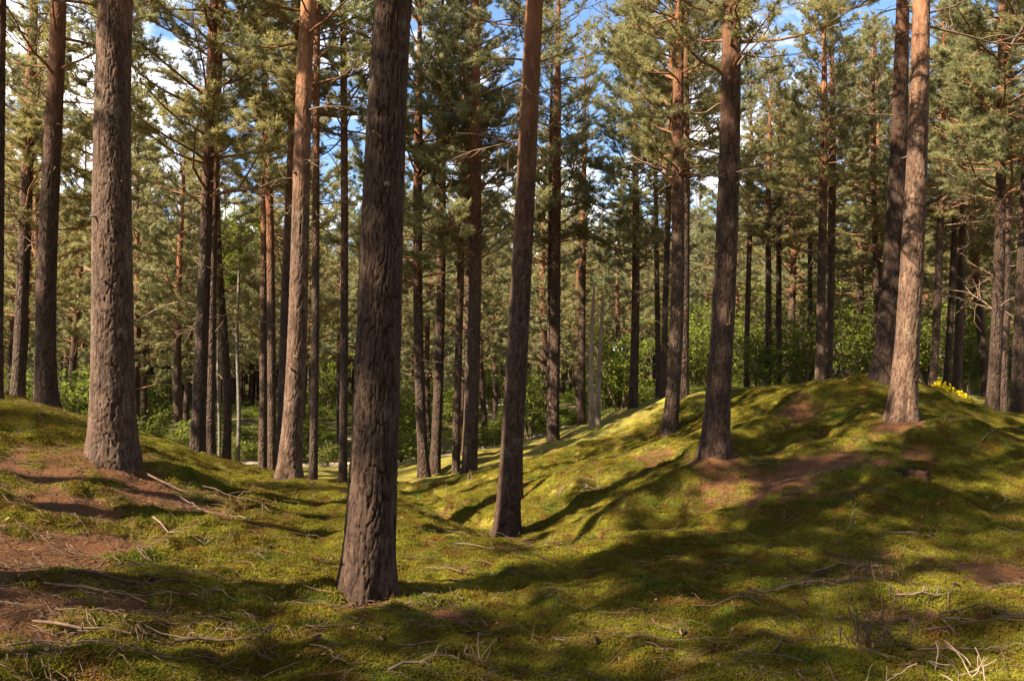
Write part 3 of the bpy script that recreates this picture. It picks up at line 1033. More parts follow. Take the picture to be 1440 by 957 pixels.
for i, (x, y) in enumerate(placed):
    H = rr.uniform(9.5, 13.5) if y < 55 else rr.uniform(10, 14)
    hc = rr.uniform(2.0, 3.9)
    lab = 'slender pine on the far bank beyond the sandy track' if y < 60 else 'small looking distant pine in the dense stand at the back'
    far_pine(x, y, H, hc, YOUNG[i % 3], lab, 'pines on the far bank' if y < 60 else 'distant pines at the back', i)
# the wood farther back reads as one mass
r = np.random.default_rng(31)
tl = []
fx, fy = [], []
while len(fx) < 640:
    y_ = 58 + 75 * r.random() ** 1.2; x_ = r.uniform(-.8, .8) * y_
    fx.append(x_); fy.append(y_)
fx = np.array(fx); fy = np.array(fy)
dm = bpy.data.meshes.new('distant_wood'); dm.vertices.add(len(fx))
dm.vertices.foreach_set('co', np.stack([fx, fy, gsamp(fx, fy)], 1).astype(np.float32).ravel())
dw = obj('distant_wood', dm)
dw['kind'] = 'stuff'; dw['label'] = 'dense far pine wood closing the view'; dw['category'] = 'wood'
ng = bpy.data.node_groups.new('wood_scatter', 'GeometryNodeTree')
ng.interface.new_socket('Geometry', in_out='INPUT', socket_type='NodeSocketGeometry')
ng.interface.new_socket('Geometry', in_out='OUTPUT', socket_type='NodeSocketGeometry')
gi = ng.nodes.new('NodeGroupInput'); go = ng.nodes.new('NodeGroupOutput'); jn = ng.nodes.new('GeometryNodeJoinGeometry')
ng.links.new(gi.outputs[0], go.inputs[0])
jo = ng.nodes.new('GeometryNodeJoinGeometry')
for me_, zz in ((YOUNG[0][0], 2.5), (TRK[0][0], 0.0)):
    po = bpy.data.objects.new('far_pine_piece', me_)
    oi_ = ng.nodes.new('GeometryNodeObjectInfo'); oi_.inputs['Object'].default_value = po; oi_.inputs['As Instance'].default_value = True
    tf = ng.nodes.new('GeometryNodeTransform'); tf.inputs['Translation'].default_value = (0, 0, zz)
    ng.links.new(oi_.outputs['Geometry'], tf.inputs[0]); ng.links.new(tf.outputs[0], jn.inputs[0])
    ip = ng.nodes.new('GeometryNodeInstanceOnPoints')
    rv = ng.nodes.new('FunctionNodeRandomValue'); rv.data_type = 'FLOAT_VECTOR'
    rv.inputs[0].default_value = (0, 0, 0); rv.inputs[1].default_value = (0, 0, 6.28); rv.inputs['Seed'].default_value = 3
    rs = ng.nodes.new('FunctionNodeRandomValue'); rs.data_type = 'FLOAT'; rs.inputs[2].default_value = .9; rs.inputs[3].default_value = 1.35; rs.inputs['Seed'].default_value = 4
    ng.links.new(gi.outputs[0], ip.inputs['Points']); ng.links.new(tf.outputs[0], ip.inputs['Instance'])
    ng.links.new(rv.outputs[0], ip.inputs['Rotation']); ng.links.new(rs.outputs[1], ip.inputs['Scale'])
    ng.links.new(ip.outputs[0], jo.inputs[0])
ng.links.new(jo.outputs[0], go.inputs[0])
md_ = dw.modifiers.new('scatter', 'NODES'); md_.node_group = ng

# pines of the same wood behind and beside the viewpoint: their crowns shade the moss
BEHIND = [(-7.2, 2.2, 14), (-3.6, -2.2, 13.5), (-9.6, -0.6, 14), (-8.0, -5.0, 13.5), (-12.4, -3.6, 14), (-2.0, -5.4, 13.5), (-14.2, 9.6, 14), (-17.0, 2.0, 14), (-18.5, 11, 13.5),
          (-12.0, -6.0, 14), (1.0, -4.2, 13), (-3.7, 4.4, 10.4), (-4.5, -1.7, 13), (6.5, -2.0, 13.5), (-21, 6, 14), (-22, 20, 14), (11.5, 9.5, 13)]
for i, (x, y, H) in enumerate(BEHIND):
    far_pine(x, y, H, 7.0 if i == 0 else (5.8 if i % 2 else 6.4), FULL[i % 2] if i in (0, 2, 12) else CROWNS[(i * 3 + 2) % 5], 'pine of the same wood outside the view, shading the moss', 'pines outside the view', 700 + i)

for i, (x, y, H, hc) in enumerate([(-8.3, 4.85, 14.0, 8.2), (-6.1, 5.1, 13.0, 7.4)]):
    far_pine(x, y, H, hc, FULL[i], 'pine of the same wood outside the view, shading the moss', 'pines outside the view', 740 + i)

ring = random.Random(77)
OUT = []
while len(OUT) < 34:
    a_ = ring.uniform(-2.2, 0.75)                    # behind and to the right of the viewpoint
    d_ = ring.uniform(5.5, 22)
    x, y = math.cos(a_) * d_, math.sin(a_) * d_
    if y > 2 and x < 0.85 * y + 4.5:
        continue
    if all((x - p) ** 2 + (y - q_) ** 2 > 7 for p, q_ in OUT + [b_[:2] for b_ in BEHIND]):
        OUT.append((x, y))
for i, (x, y) in enumerate(OUT):
    far_pine(x, y, ring.uniform(12, 14), ring.uniform(3.5, 5.5), FULL[i % 2], 'pine of the same wood outside the view, shading the moss', 'pines outside the view', 800 + i)

# ------------------------------------------------------------------ broadleaf undergrowth
def shrub_proto(seed, h, rad, n, leaf=0.085, nst=6):
    r = np.random.default_rng(seed)
    T = Tubes(); cl = []
    for i in range(nst):
        az = r.random() * 6.28; lean = r.uniform(0.1, 0.55)
        p = [np.array([math.cos(az) * 0.05, math.sin(az) * 0.05, -0.1])]
        hh = h * r.uniform(0.6, 0.95)
        for s in range(6):
            az += r.normal() * 0.25
            d = np.array([math.cos(az) * lean, math.sin(az) * lean, 1.0]); d /= np.linalg.norm(d)
            p.append(p[-1] + d * hh / 6)
        T.add(p, np.linspace(0.02 + 0.006 * h, 0.005, 7), 5)
        for s in range(2, 7):
            for b in range(3):
                a2 = r.random() * 6.28
                d = np.array([math.cos(a2), math.sin(a2), r.uniform(-0.1, 0.5)]) * rad * r.uniform(0.3, 0.75) * (1.15 - 0.1 * s)
                q = p[s] + d
                T.add([p[s], p[s] + d * 0.5 + np.array([0, 0, .03]), q], [0.008, 0.006, 0.003], 3)
                cl.append((p[s] + d * 0.6, q))
    ci = r.integers(0, len(cl), n)
    A = np.array([c[0] for c in cl])[ci]; B = np.array([c[1] for c in cl])[ci]
    ctr = A + (B - A) * r.random((n, 1)) + r.normal(size=(n, 3)) * np.array([0.13, 0.13, 0.06]) * (0.5 + 0.25 * h)
    ctr[:, 2] = np.maximum(ctr[:, 2], 0.08)
    nrm = r.normal(size=(n, 3)) * 0.55 + np.array([0, 0, 1.0])
    a = np.cross(nrm, r.normal(size=(n, 3))); a /= np.linalg.norm(a, axis=1)[:, None]
    b = np.cross(nrm, a); b /= np.linalg.norm(b, axis=1)[:, None]
    l = leaf * (0.7 + 0.6 * r.random((n, 1)))
    V = np.stack([ctr - a * l * .6, ctr + b * l * .38, ctr + a * l * .6, ctr - b * l * .38], 1).reshape(-1, 3)
    me = mesh_arr('leaves', V, np.arange(n * 4).reshape(-1, 4), {'v': np.repeat(r.random(n), 4)}, smooth=False)
    me.materials.append(M_BROAD)
    st = T.mesh('stems'); st.materials.append(M_SHRUBW)
    return me, st


SHR = [shrub_proto(1, 1.0, 0.7, 1000, .06), shrub_proto(2, 1.6, 0.9, 1700, .07), shrub_proto(3, 3.0, 1.3, 3000, .09, 8), shrub_proto(4, 4.5, 1.7, 4600, .10, 7)]


def shrub(x, y, v, s, label, group):
    root = obj('leafy_shrub', None)
    root.location = (x, y, float(gsamp(x, y)))
    root.rotation_euler = (0, 0, rr.uniform(0, 6.28))
    root.scale = (s, s, s)
    tag(root, label, 'shrub', group)
    obj('crown', SHR[v][0], None, root)
    st = obj('stem', SHR[v][1], None, root)


def shr_px(px, Y, v, s, label, group):
    shrub((px - 720) / FPX * Y, Y, v, s, label, group)


LB_LOW = ('low bright green shrub in the hollow near the sandy track', 'low green shrubs in the hollow')
LB_TALL = ('tall fresh green leafy bush among the trunks behind the mound', 'tall green bushes behind the mound')
LB_MID = ('fresh green leafy bush growing between trunks on the far bank', 'green bushes on the far bank')
for px, Y, v, s in [(590, 21.5, 0, 1.0), (560, 24, 0, 1.1), (460, 24, 0, .8), (250, 21, 0, .9), (262, 22, 1, .8), (335, 23, 0, .9), (215, 20, 0, 1.0), (700, 27, 0, 1.1),
                    (720, 28, 1, 1.0), (650, 28, 0, 1.0), (540, 27, 1, 1.0), (680, 25, 0, .8)]:
    shr_px(px, Y, v, s, *LB_LOW)
for px, Y, v, s in [(100, 22, 2, .85), (125, 23, 2, .8), (85, 25, 2, .9), (570, 33, 2, 1.0), (580, 36, 3, .8), (640, 40, 2, .8), 
                    (220, 38, 2, .9), (760, 36, 2, 1.0), (460, 48, 3, .9), (160, 42, 3, .9), (690, 46, 3, .9), (30, 40, 2, 1)]:
    shr_px(px, Y, v, s, *LB_MID)
for px, Y, v, s in [(745, 27, 2, .8), (850, 30, 2, 1.1), (870, 28, 3, .8), (975, 30, 3, .9), (1065, 29, 2, 1.0), 
                    (1120, 28, 3, .9), (1205, 25, 2, .9), (1215, 31, 3, 1.0), (1290, 29, 3, .8), (1305, 27, 2, 1.1), (1375, 30, 3, .85),
                    (1445, 25, 2, .9), (1360, 25.5, 2, .8), (1085, 24.5, 1, 1.2), (1130, 25, 2, .7), (1000, 36, 3, 1.0)]:
    shr_px(px, Y, v, s, *LB_TALL)

# low ground cover of the far bank: one mass
r = np.random.default_rng(41)
n = 900
fy = 26 + 45 * r.random(n); fx = r.uniform(-.75, .75, n) * fy
t_ = np.interp(fx, [-60, -14, -6.5, -0.8, 6, 14, 60], [23.5, 24.5, 25.2, 31, 36, 40, 44])
k_ = np.abs(fy - t_) > 1.8
fx, fy = fx[k_], fy[k_]
um = bpy.data.meshes.new('ground_cover'); um.vertices.add(len(fx))
um.vertices.foreach_set('co', np.stack([fx, fy, gsamp(fx, fy)], 1).astype(np.float32).ravel())
uo = obj('ground_cover', um); uo['kind'] = 'stuff'; uo['label'] = 'low green ground cover under the far pines'; uo['category'] = 'ground cover'
ng = bpy.data.node_groups.new('cover_scatter', 'GeometryNodeTree')
ng.interface.new_socket('Geometry', in_out='INPUT', socket_type='NodeSocketGeometry')
ng.interface.new_socket('Geometry', in_out='OUTPUT', socket_type='NodeSocketGeometry')
gi = ng.nodes.new('NodeGroupInput'); go = ng.nodes.new('NodeGroupOutput')
oi_ = ng.nodes.new('GeometryNodeObjectInfo'); oi_.inputs['Object'].default_value = bpy.data.objects.new('cover_piece', SHR[0][0]); oi_.inputs['As Instance'].default_value = True
ip = ng.nodes.new('GeometryNodeInstanceOnPoints')
rv = ng.nodes.new('FunctionNodeRandomValue'); rv.data_type = 'FLOAT_VECTOR'
rv.inputs[0].default_value = (0, 0, 0); rv.inputs[1].default_value = (0, 0, 6.28)
rs = ng.nodes.new('FunctionNodeRandomValue'); rs.data_type = 'FLOAT_VECTOR'; rs.inputs[0].default_value = (.7, .7, .25); rs.inputs[1].default_value = (1.5, 1.5, .8)
ng.links.new(gi.outputs[0], ip.inputs['Points']); ng.links.new(oi_.outputs['Geometry'], ip.inputs['Instance'])
ng.links.new(rv.outputs[0], ip.inputs['Rotation']); ng.links.new(rs.outputs[0], ip.inputs['Scale']); ng.links.new(ip.outputs[0], go.inputs[0])
uo.modifiers.new('scatter', 'NODES').node_group = ng

# pale stems: young birches by the track and two bleached snags on the bank
for n_, (px, Y, pts, wd_, H, lab, m, nm, cat, grp) in enumerate([
    (333, 22.5, [(334, 640), (335, 490)], 6, 7.0, 'thin pale birch stem standing in the sunlit clearing past the mound', M_BIRCH, 'birch_tree', 'birch tree', None),
    (309, 23.5, [(307, 640), (308, 510)], 5, 6.6, 'faint greyish birch stem behind the crooked small pine', M_BIRCH, 'birch_tree', 'birch tree', None),
    (832, 20.0, [(831, 600), (834, 430)], 9, 3.6, 'bleached bare dead stem, straight, standing on the mossy bank', M_SNAG, 'dead_tree', 'dead tree', None),
    (844, 20.4, [(841, 600), (846, 445)], 8, 3.3, 'bleached dead stem with side stubs beside the straight dead stem', M_SNAG, 'dead_tree', 'dead tree', None),
]):
    b = at(pts[0][0], pts[0][1], Y)
    x = b.x
    tx = at(pts[1][0], pts[1][1], Y)
    sl_ = (tx.x - x) / (tx.z - b.z)
    root = obj(nm, None)
    root.location = (x, Y, float(gsamp(x, Y)))
    tag(root, lab, cat, grp)
    r0 = wd_ * Y / FPX / 2
    me = trunk_mesh('trunk', lambda z: (sl_ * z + 0.03 * np.sin(z * 1.3 + n_), 0.02 * np.sin(z)), lambda z: np.interp(z, [-.3, 0, H * .85, H], [r0 * 1.1, r0, r0 * .6, r0 * (.45 if nm == 'dead_tree' else .1)]), H, 12, 0.2, 0, n_ + 300)
    obj('trunk', me, m, root)
    for k_ in range(7):
        zb = random.uniform(H * .35, H * .97)
        db = obj('dead_branch', DEAD[k_ % 6], None, root, (sl_ * zb, 0, zb))
        db.rotation_euler = (random.uniform(0, 6), random.uniform(-.9, .1), random.uniform(0, 6.28))
        s = random.uniform(.35, .7); db.scale = (s, s, s)
    if nm == 'birch_tree':
        c = obj('crown', SHR[2][0], None, root, (sl_ * H, 0, H - 2.0)); c.scale = (.6, .6, .9)

# gorse in flower behind the mound top
for px, Y, s in [(1322, 15.2, 1.0), (1350, 15.6, .75)]:
    r = np.random.default_rng(int(px))
    n = 420
    th = r.random(n) * 6.28; rad_ = np.sqrt(r.random(n)) * 0.26
    z = 0.05 + r.random(n) ** .7 * 0.42 * (1.1 - rad_ / .3)
    ctr = np.stack([np.cos(th) * rad_ * 1.3, np.sin(th) * rad_, z], 1)
    a = r.normal(size=(n, 3)); a /= np.linalg.norm(a, axis=1)[:, None]
    b = np.cross(a, r.normal(size=(n, 3))); b /= np.linalg.norm(b, axis=1)[:, None]

    def quads(k, l, wdt, nm, mt):
        V = np.stack([ctr[k] - a[k] * l, ctr[k] + b[k] * wdt, ctr[k] + a[k] * l, ctr[k] - b[k] * wdt], 1).reshape(-1, 3)
        me = mesh_arr(nm, V, np.arange(len(V)).reshape(-1, 4), {'v': np.repeat(r.random(len(V) // 4), 4)}, smooth=False)
        me.materials.append(mt); return me
    x = (px - 720) / FPX * Y
    root = obj('gorse_bush', None); root.location = (x, Y, float(gsamp(x, Y))); root.scale = (s, s, s)
    tag(root, 'yellow flowering gorse bush, fuller one, behind the lichen covered pine' if s == 1 else 'smaller sparse yellow gorse beside the fuller flowering bush', 'gorse bush')
    top = np.argsort(-(z + r.random(n) * .2))
    obj('blossom', quads(top[:200], .03, .024, 'blossom', M_GORSE), None, root)
    obj('foliage', quads(top[150:], .05, .008, 'foliage', M_GORSEG), None, root)
    T = Tubes()
    for k in range(10):
        c = ctr[r.integers(0, n)]
        T.add([np.array([0, 0, -.05]), c * np.array([.5, .5, .6]), c], [.009, .007, .003], 4)
    obj('stem', T.mesh('stem'), M_SHRUBW, root)

# ------------------------------------------------------------------ fallen branches on the moss
def fallen(px, py, L, ang, r0, mat, label, seed, forks=4, lift=0.0, group=None):
    r = np.random.default_rng(seed)
    p0 = hit(px, py)
    T = Tubes()

    def run(x, y, a, L, r0, lev, up):
        npt = max(5, int(L / 0.09))
        P = []
        for s in range(npt):
            f = s / (npt - 1)
            gz = float(gsamp(x, y))
            P.append((x - p0.x, y - p0.y, gz - p0.z + r0 * 0.9 + 0.034 + up * math.sin(math.pi * min(1, f * 1.2)) * (0.4 + r.random() * .2) + (up * f * 0.8 if lev else 0)))
            a += r.normal() * 0.16
            x += math.cos(a) * L / (npt - 1); y += math.sin(a) * L / (npt - 1)
            if lev < 2 and s in fk and r.random() < 0.85:
                sub.append((x, y, a + r.choice([-1, 1]) * r.uniform(.45, 1.0), L * r.uniform(.25, .5) * (1.1 - f * .5), r0 * .55, lev + 1, up + r.uniform(0, .06)))
        T.add(P, np.linspace(r0, r0 * .35, npt) * (1 + .15 * r.normal(size=npt)), 6 if lev == 0 else 4)
    sub = [(p0.x, p0.y, ang, L, r0, 0, lift)]
    while sub:
        s0 = sub.pop(0)
        npt = max(5, int(s0[3] / 0.09))
        nf = forks if s0[5] == 0 else 1
        fk = set(r.integers(1, npt - 1, nf).tolist())
        run(*s0)
    o = obj('fallen_branch', T.mesh('fallen_branch'), mat)
    o.location = p0
    tag(o, label, 'branch', group)


FB = [
    (205, 672, .9, -.3, .016, M_TWIG, 'brown forked branch lying at the stout pine foot on the littered shoulder'),
    (245, 700, .8, -.7, .011, M_PALE, 'pale forked branch tangled below the stout flared pine'),
    (285, 690, .7, .1, .012, M_TWIG, 'curved brown branch crossing the twig tangle below the stout pine'),
    (215, 735, .6, -.4, .009, M_PALE, 'thin bleached branch in the twig tangle above the bright moss'),
    (60, 830, .8, .5, .013, M_TWIG, 'long forked twig on the brown litter slope'),
    (95, 812, .55, .3, .016, M_DARKT, 'dark thick branch half sunk in the littered moss slope'),
    (45, 885, .5, .05, .012, M_TWIG, 'greyish branch lying flat on shaded litter'),
    (15, 920, .7, .6, .007, M_PALE, 'thin pale curved twig in the shaded lowest litter'),
    (245, 912, .45, .15, .013, M_DARKT, 'short dark branch on moss below the bright patch'),
    (190, 885, .5, .2, .008, M_TWIG, 'thin twig bowed over yellow moss'),
    (130, 625, .45, .9, .006, M_PALE, 'slim pale twig leaning on the litter beside the flared trunk'),
    (430, 890, .4, .3, .009, M_TWIG, 'stubby brown twig on moss beside the broad shaded pine'),
    (545, 955, .33, .45, .012, M_PALE, 'pale orange stick with a fork on the nearest moss'),
    (600, 805, .4, -.3, .009, M_TWIG, 'thin twig by the hole in the moss behind the broad pine'),
    (640, 770, .8, -.2, .007, M_TWIG, 'long thin twig arching over the moss of the hollow'),
    (640, 755, .9, .1, .008, M_DARKT, 'dark twig along the brown moss of the hollow'),
    (850, 690, .8, .4, .009, M_PALE, 'pale twig on the lit lip of the mossy bank'),
    (780, 700, .7, .1, .007, M_PALE, 'dry bleached twig lying in the dark moss of the bank foot'),
    (1040, 660, .6, .3, .008, M_TWIG, 'brown twig on the bare litter slope'),
    (1070, 690, .9, -.15, .007, M_PALE, 'long thin bleached twig across the bare brown litter'),
    (1150, 670, .8, -.5, .008, M_TWIG, 'thin twig lying down the shaded mound face'),
    (1235, 757, .55, 0.0, .009, M_TWIG, 'straight reddish twig on the shaded mound face'),
    (1055, 838, .75, .25, .013, M_TWIG, 'crooked brown branch at the foot of the mound'),
    (1140, 812, .5, .2, .017, M_TWIG, 'thick reddish branch piece at the foot of the mound'),
    (1190, 752, .5, .9, .006, M_PALE, 'thin pale twig pointing up the mound face'),
    (1260, 845, .4, .35, .009, M_PALE, 'short bright stick in the sunny patch at the mound foot'),
    (1320, 872, .6, -.3, .010, M_DARKT, 'dark stick between sun patch and shade'),
    (1300, 895, .6, -.2, .010, M_DARKT, 'dark grey branch in the shade beside the heather twigs'),
    (1290, 925, .5, .05, .013, M_TWIG, 'brown branch behind the bleached dry stalks'),
    (1380, 625, .5, .5, .010, M_PALE, 'pale crooked twig on the mound shoulder'),
    (1395, 720, .5, .8, .006, M_PALE, 'fine bleached twig high on the mossy mound'),
    (1090, 925, .45, 1.0, .009, M_DARKT, 'dark forked twig standing out of the nearest moss'),
    (1130, 940, .35, 2.4, .009, M_DARKT, 'short dark forked twig beside the standing one'),
    (980, 860, .6, .1, .007, M_TWIG, 'thin brown twig on the shaded moss flat'),
    (880, 905, .5, .3, .007, M_PALE, 'bleached twig with fine forks on the green moss flat'),
    (840, 870, .35, -.2, .006, M_TWIG, 'fine twig on the moss flat before the hollow'),
]
for n_, (px, py, L, a, r0, m, lab) in enumerate(FB):
    fallen(px, py, L, a, r0 * 0.75, m, lab, 900 + n_, 5 if m is not M_DARKT else 3, 0.012)

# small twigs that cannot be told apart: one mass
r = np.random.default_rng(8)
T = Tubes()
cnt = 0
while cnt < 4600:
    y = 2.9 + 11 * r.random() ** 1.4
    x = r.uniform(-.75, .75) * y
    lm = float(LIT[_ix(y, gy), _ix(x, gx)])
    if r.random() > 0.22 + lm:
        continue
    L = r.uniform(.06, .28); a = r.random() * 6.28
    P = []
    for s in range(4):
        P.append((x, y, float(gsamp(x, y)) + r.uniform(0.008, .03) + .032 * (1 - lm)))
        a += r.normal() * .35
        x += math.cos(a) * L / 3; y += math.sin(a) * L / 3
    q = r.uniform(.0016, .004)
    T.add(P, [q, q * .9, q * .8, q * .4], 3)
    cnt += 1
tw = obj('twig_litter', T.mesh('twig_litter'), M_TWIG)
tw['kind'] = 'stuff'; tw['label'] = 'fine dead twigs scattered over the moss and litter'; tw['category'] = 'twigs'

# fallen needles and straw over the bare litter: one mass
r = np.random.default_rng(19)
n = 130000
y = 2.8 + 11.5 * r.random(n) ** 1.3; x = r.uniform(-.75, .75, n) * (y + .3)
lm = LIT[_ix(y, gy), _ix(x, gx)]
k_ = r.random(n) < 0.10 + 0.75 * lm
x, y = x[k_], y[k_]; n = len(x)
a = r.random(n) * 6.28; L = r.uniform(.02, .055, n)
z = gsamp(x, y) + r.uniform(.004, .03, n)
ex, ey = np.cos(a) * L, np.sin(a) * L
z2 = gsamp(x + ex, y + ey) + r.uniform(.004, .03, n)
wx, wy = -np.sin(a) * .0021, np.cos(a) * .0021
V = np.stack([np.stack([x - wx, y - wy, z], 1), np.stack([x + wx, y + wy, z], 1), np.stack([x + ex, y + ey, z2], 1)], 1).reshape(-1, 3)
M_STRAW = mat_leaf('fallen_needle', (0.050, 0.020, 0.007), (0.20, 0.105, 0.045), 0.1, objvar=0.0)
nl = obj('needle_litter', mesh_arr('needle_litter', V, np.arange(n * 3).reshape(-1, 3), {'v': np.repeat(r.random(n) ** 1.6, 3)}, smooth=False), M_STRAW)
nl['kind'] = 'stuff'; nl['label'] = 'rusty fallen pine needles over the bare litter'; nl['category'] = 'needles'

# flat scraps of bark and old leaves: one mass
r = np.random.default_rng(23)
n = 1500
y = 2.9 + 9 * r.random(n) ** 1.2; x = r.uniform(-.75, .75, n) * (y + .3)
c_ = np.stack([x, y, gsamp(x, y) + r.uniform(.02, .035, n)], 1)
a = r.normal(size=(n, 3)) * np.array([1, 1, .35]); a /= np.linalg.norm(a, axis=1)[:, None]
b = np.cross(a, r.normal(size=(n, 3)) * .4 + np.array([0, 0, 1.0])); b /= np.linalg.norm(b, axis=1)[:, None]
L = r.uniform(.006, .02, (n, 1)); Wd = L * r.uniform(.4, .9, (n, 1))
V = np.stack([c_ - a * L, c_ + b * Wd + a * L * .2, c_ + a * L * 1.1, c_ - b * Wd - a * L * .2], 1).reshape(-1, 3)
M_FLAKE = mat_leaf('bark_flake', (0.05, 0.024, 0.012), (0.25, 0.15, 0.085), 0.05, objvar=0.0)
bf = obj('bark_flakes', mesh_arr('bark_flakes', V, np.arange(n * 4).reshape(-1, 4), {'v': np.repeat(r.random(n), 4)}, smooth=False), M_FLAKE)
bf['kind'] = 'stuff'; bf['label'] = 'small tan bark scraps and old leaves on the moss'; bf['category'] = 'bark flakes'

# bleached dry stalks at the lower edge, leafless heather
def stalk_clump(name, px, py, n, h, spread, mat, label, cat, seed, curl=.35, forks=1, r0=.004):
    r = np.random.default_rng(seed)
    p0 = hit(px, py)
    root = obj(name, None); root.location = p0
    tag(root, label, cat)
    for i in range(n):
        T = Tubes()
        a = r.random() * 6.28
        el = r.uniform(.35, 1.35)
        b = np.array([r.normal() * spread * .5, r.normal() * spread * .35, 0.0])
        b[2] = float(gsamp(p0.x + b[0], p0.y + b[1])) - p0.z - .01
        b0 = b.copy()

        def run(b, a, el, L, rr0, lev):
            P = [b]; k = 8
            for s in range(k - 1):
                a += r.normal() * curl; el += r.normal() * curl * .7
                P.append(P[-1] + np.array([math.cos(a) * math.cos(el), math.sin(a) * math.cos(el), math.sin(el)]) * L / (k - 1))
                if P[-1][2] < -.02: el = abs(el)
            T.add(P, np.linspace(rr0, rr0 * .45, k), 5)
            if lev < 2:
                for f in range(forks):
                    run(P[int(r.integers(2, 6))], a + r.normal() * .8, el + r.normal() * .4, L * r.uniform(.35, .6), rr0 * .65, lev + 1)
        run(b, a, el, h * r.uniform(.5, 1.1), r0 * r.uniform(.8, 1.2), 0)
        obj('stalk', T.mesh('stalk'), mat, root)


stalk_clump('dry_stalks', 1230, 962, 4, .20, .18, M_STALK, 'two or three curling bleached stalks at the very front of the moss', 'dry stalks', 1, .3, 0, .0045)
stalk_clump('dry_stalks', 1345, 955, 10, .26, .30, M_STALK, 'dense clump of bleached dry stalks before the brown branch', 'dry stalks', 2, .28, 1, .0042)
stalk_clump('dry_stalks', 1425, 957, 6, .22, .22, M_STALK, 'bleached forked stalks beside the dense dry clump', 'dry stalks', 3, .28, 1, .004)
stalk_clump('dry_stalks', 660, 930, 9, .16, .10, M_STALK, 'small wispy tuft of pale dry stalks on the near moss', 'dry stalks', 4, .2, 0, .003)
stalk_clump('dry_stalks', 590, 868, 6, .14, .16, M_STALK, 'thin pale grass wisps beside the broad shaded pine', 'dry stalks', 5, .3, 0, .002)
stalk_clump('dry_stalks', 650, 690, 9, .30, .30, M_STALK, 'wispy dry stalks on the lit rim of the hollow', 'dry stalks', 6, .3, 1, .003)
stalk_clump('dry_stalks', 830, 690, 10, .35, .35, M_STALK, 'dry greyish stalks on the dark slope of the mossy bank', 'dry stalks', 7, .3, 1, .003)
stalk_clump('dry_stalks', 1225, 815, 7, .22, .25, M_STALK, 'thin grey stalks sticking up at the mound foot', 'dry stalks', 8, .3, 1, .0025)
stalk_clump('heather_bush', 1225, 905, 22, .34, .20, M_DARKT, 'leafless dark heather bush spreading over the sunny moss edge', 'heather', 9, .22, 2, .004)

# ------------------------------------------------------------------ stump on the mound, cones
p0 = hit(1283, 668)
r = np.random.default_rng(3)
root = obj('tree_stump', None); root.location = p0 - Vector((0, 0, .14))
tag(root, 'low rotten brown stump sunk in the shaded mound face', 'stump')
nseg, nr = 40, 10
th = np.linspace(0, 2 * math.pi, nseg, endpoint=False)
V = []
for a_ in range(nr):
    z_ = a_ / (nr - 1) * .20
    rad_ = .16 * (1.15 - .9 * z_) * (1 + .10 * np.sin(5 * th + 1) + .05 * r.normal(size=nseg))
    V.append(np.stack([rad_ * np.cos(th), rad_ * np.sin(th), z_ + (.008 * r.normal(size=nseg) if a_ == nr - 1 else 0 * th)], 1))
for f_ in (.7, .35, .02):
    V.append(np.stack([.16 * f_ * np.cos(th), .16 * f_ * np.sin(th), .13 + .02 * r.normal(size=nseg)], 1))
V = np.concatenate(V)
a, b = np.meshgrid(np.arange(nr + 2), np.arange(nseg), indexing='ij'); b2 = (b + 1) % nseg
f = np.stack([a * nseg + b, a * nseg + b2, (a + 1) * nseg + b2, (a + 1) * nseg + b], -1).reshape(-1, 4)
M_STUMP = mat_plain('rotten_wood', (0.010, 0.006, 0.004), (0.045, 0.020, 0.010), 18, zs=.25)
obj('rotten_wood', mesh_arr('rotten_wood', V, f), M_STUMP, root)

cone_v, cone_f, k0 = [], [], 0
for i in range(9):
    for j in range(7):
        th_ = j * 6.2832 / 7 + i * 2.4
        z_ = i / 8 * .045
        rr_ = .016 * math.sin(math.pi * (0.18 + 0.75 * i / 8))
        c_, s_ = math.cos(th_), math.sin(th_)
        cone_v += [(c_ * rr_ * .4 - s_ * .006, s_ * rr_ * .4 + c_ * .006, z_), (c_ * rr_ * .4 + s_ * .006, s_ * rr_ * .4 - c_ * .006, z_), (c_ * (rr_ + .006), s_ * (rr_ + .006), z_ + .009), (c_ * rr_ * .3, s_ * rr_ * .3, z_ + .011)]
        cone_f.append((k0, k0 + 1, k0 + 2, k0 + 3)); k0 += 4
cone_me = mesh_arr('pine_cone', np.array(cone_v), np.array(cone_f), smooth=False); cone_me.materials.append(M_CONE)
for px, py in [(300, 835), (395, 832), (215, 822), (540, 905), (700, 905), (840, 905), (960, 900), (1130, 850), (1350, 830), (1010, 800), (440, 905), (180, 760)]:
    p = hit(px, py)
    o = obj('pine_cone', cone_me)
    o.location = p + Vector((0, 0, .03)); o.rotation_euler = (1.4 + random.uniform(-.3, .3), random.uniform(-.3, .3), random.uniform(0, 6.28))
    tag(o, 'small brown pine cone lying on the moss', 'pine cone', 'pine cones on the moss')

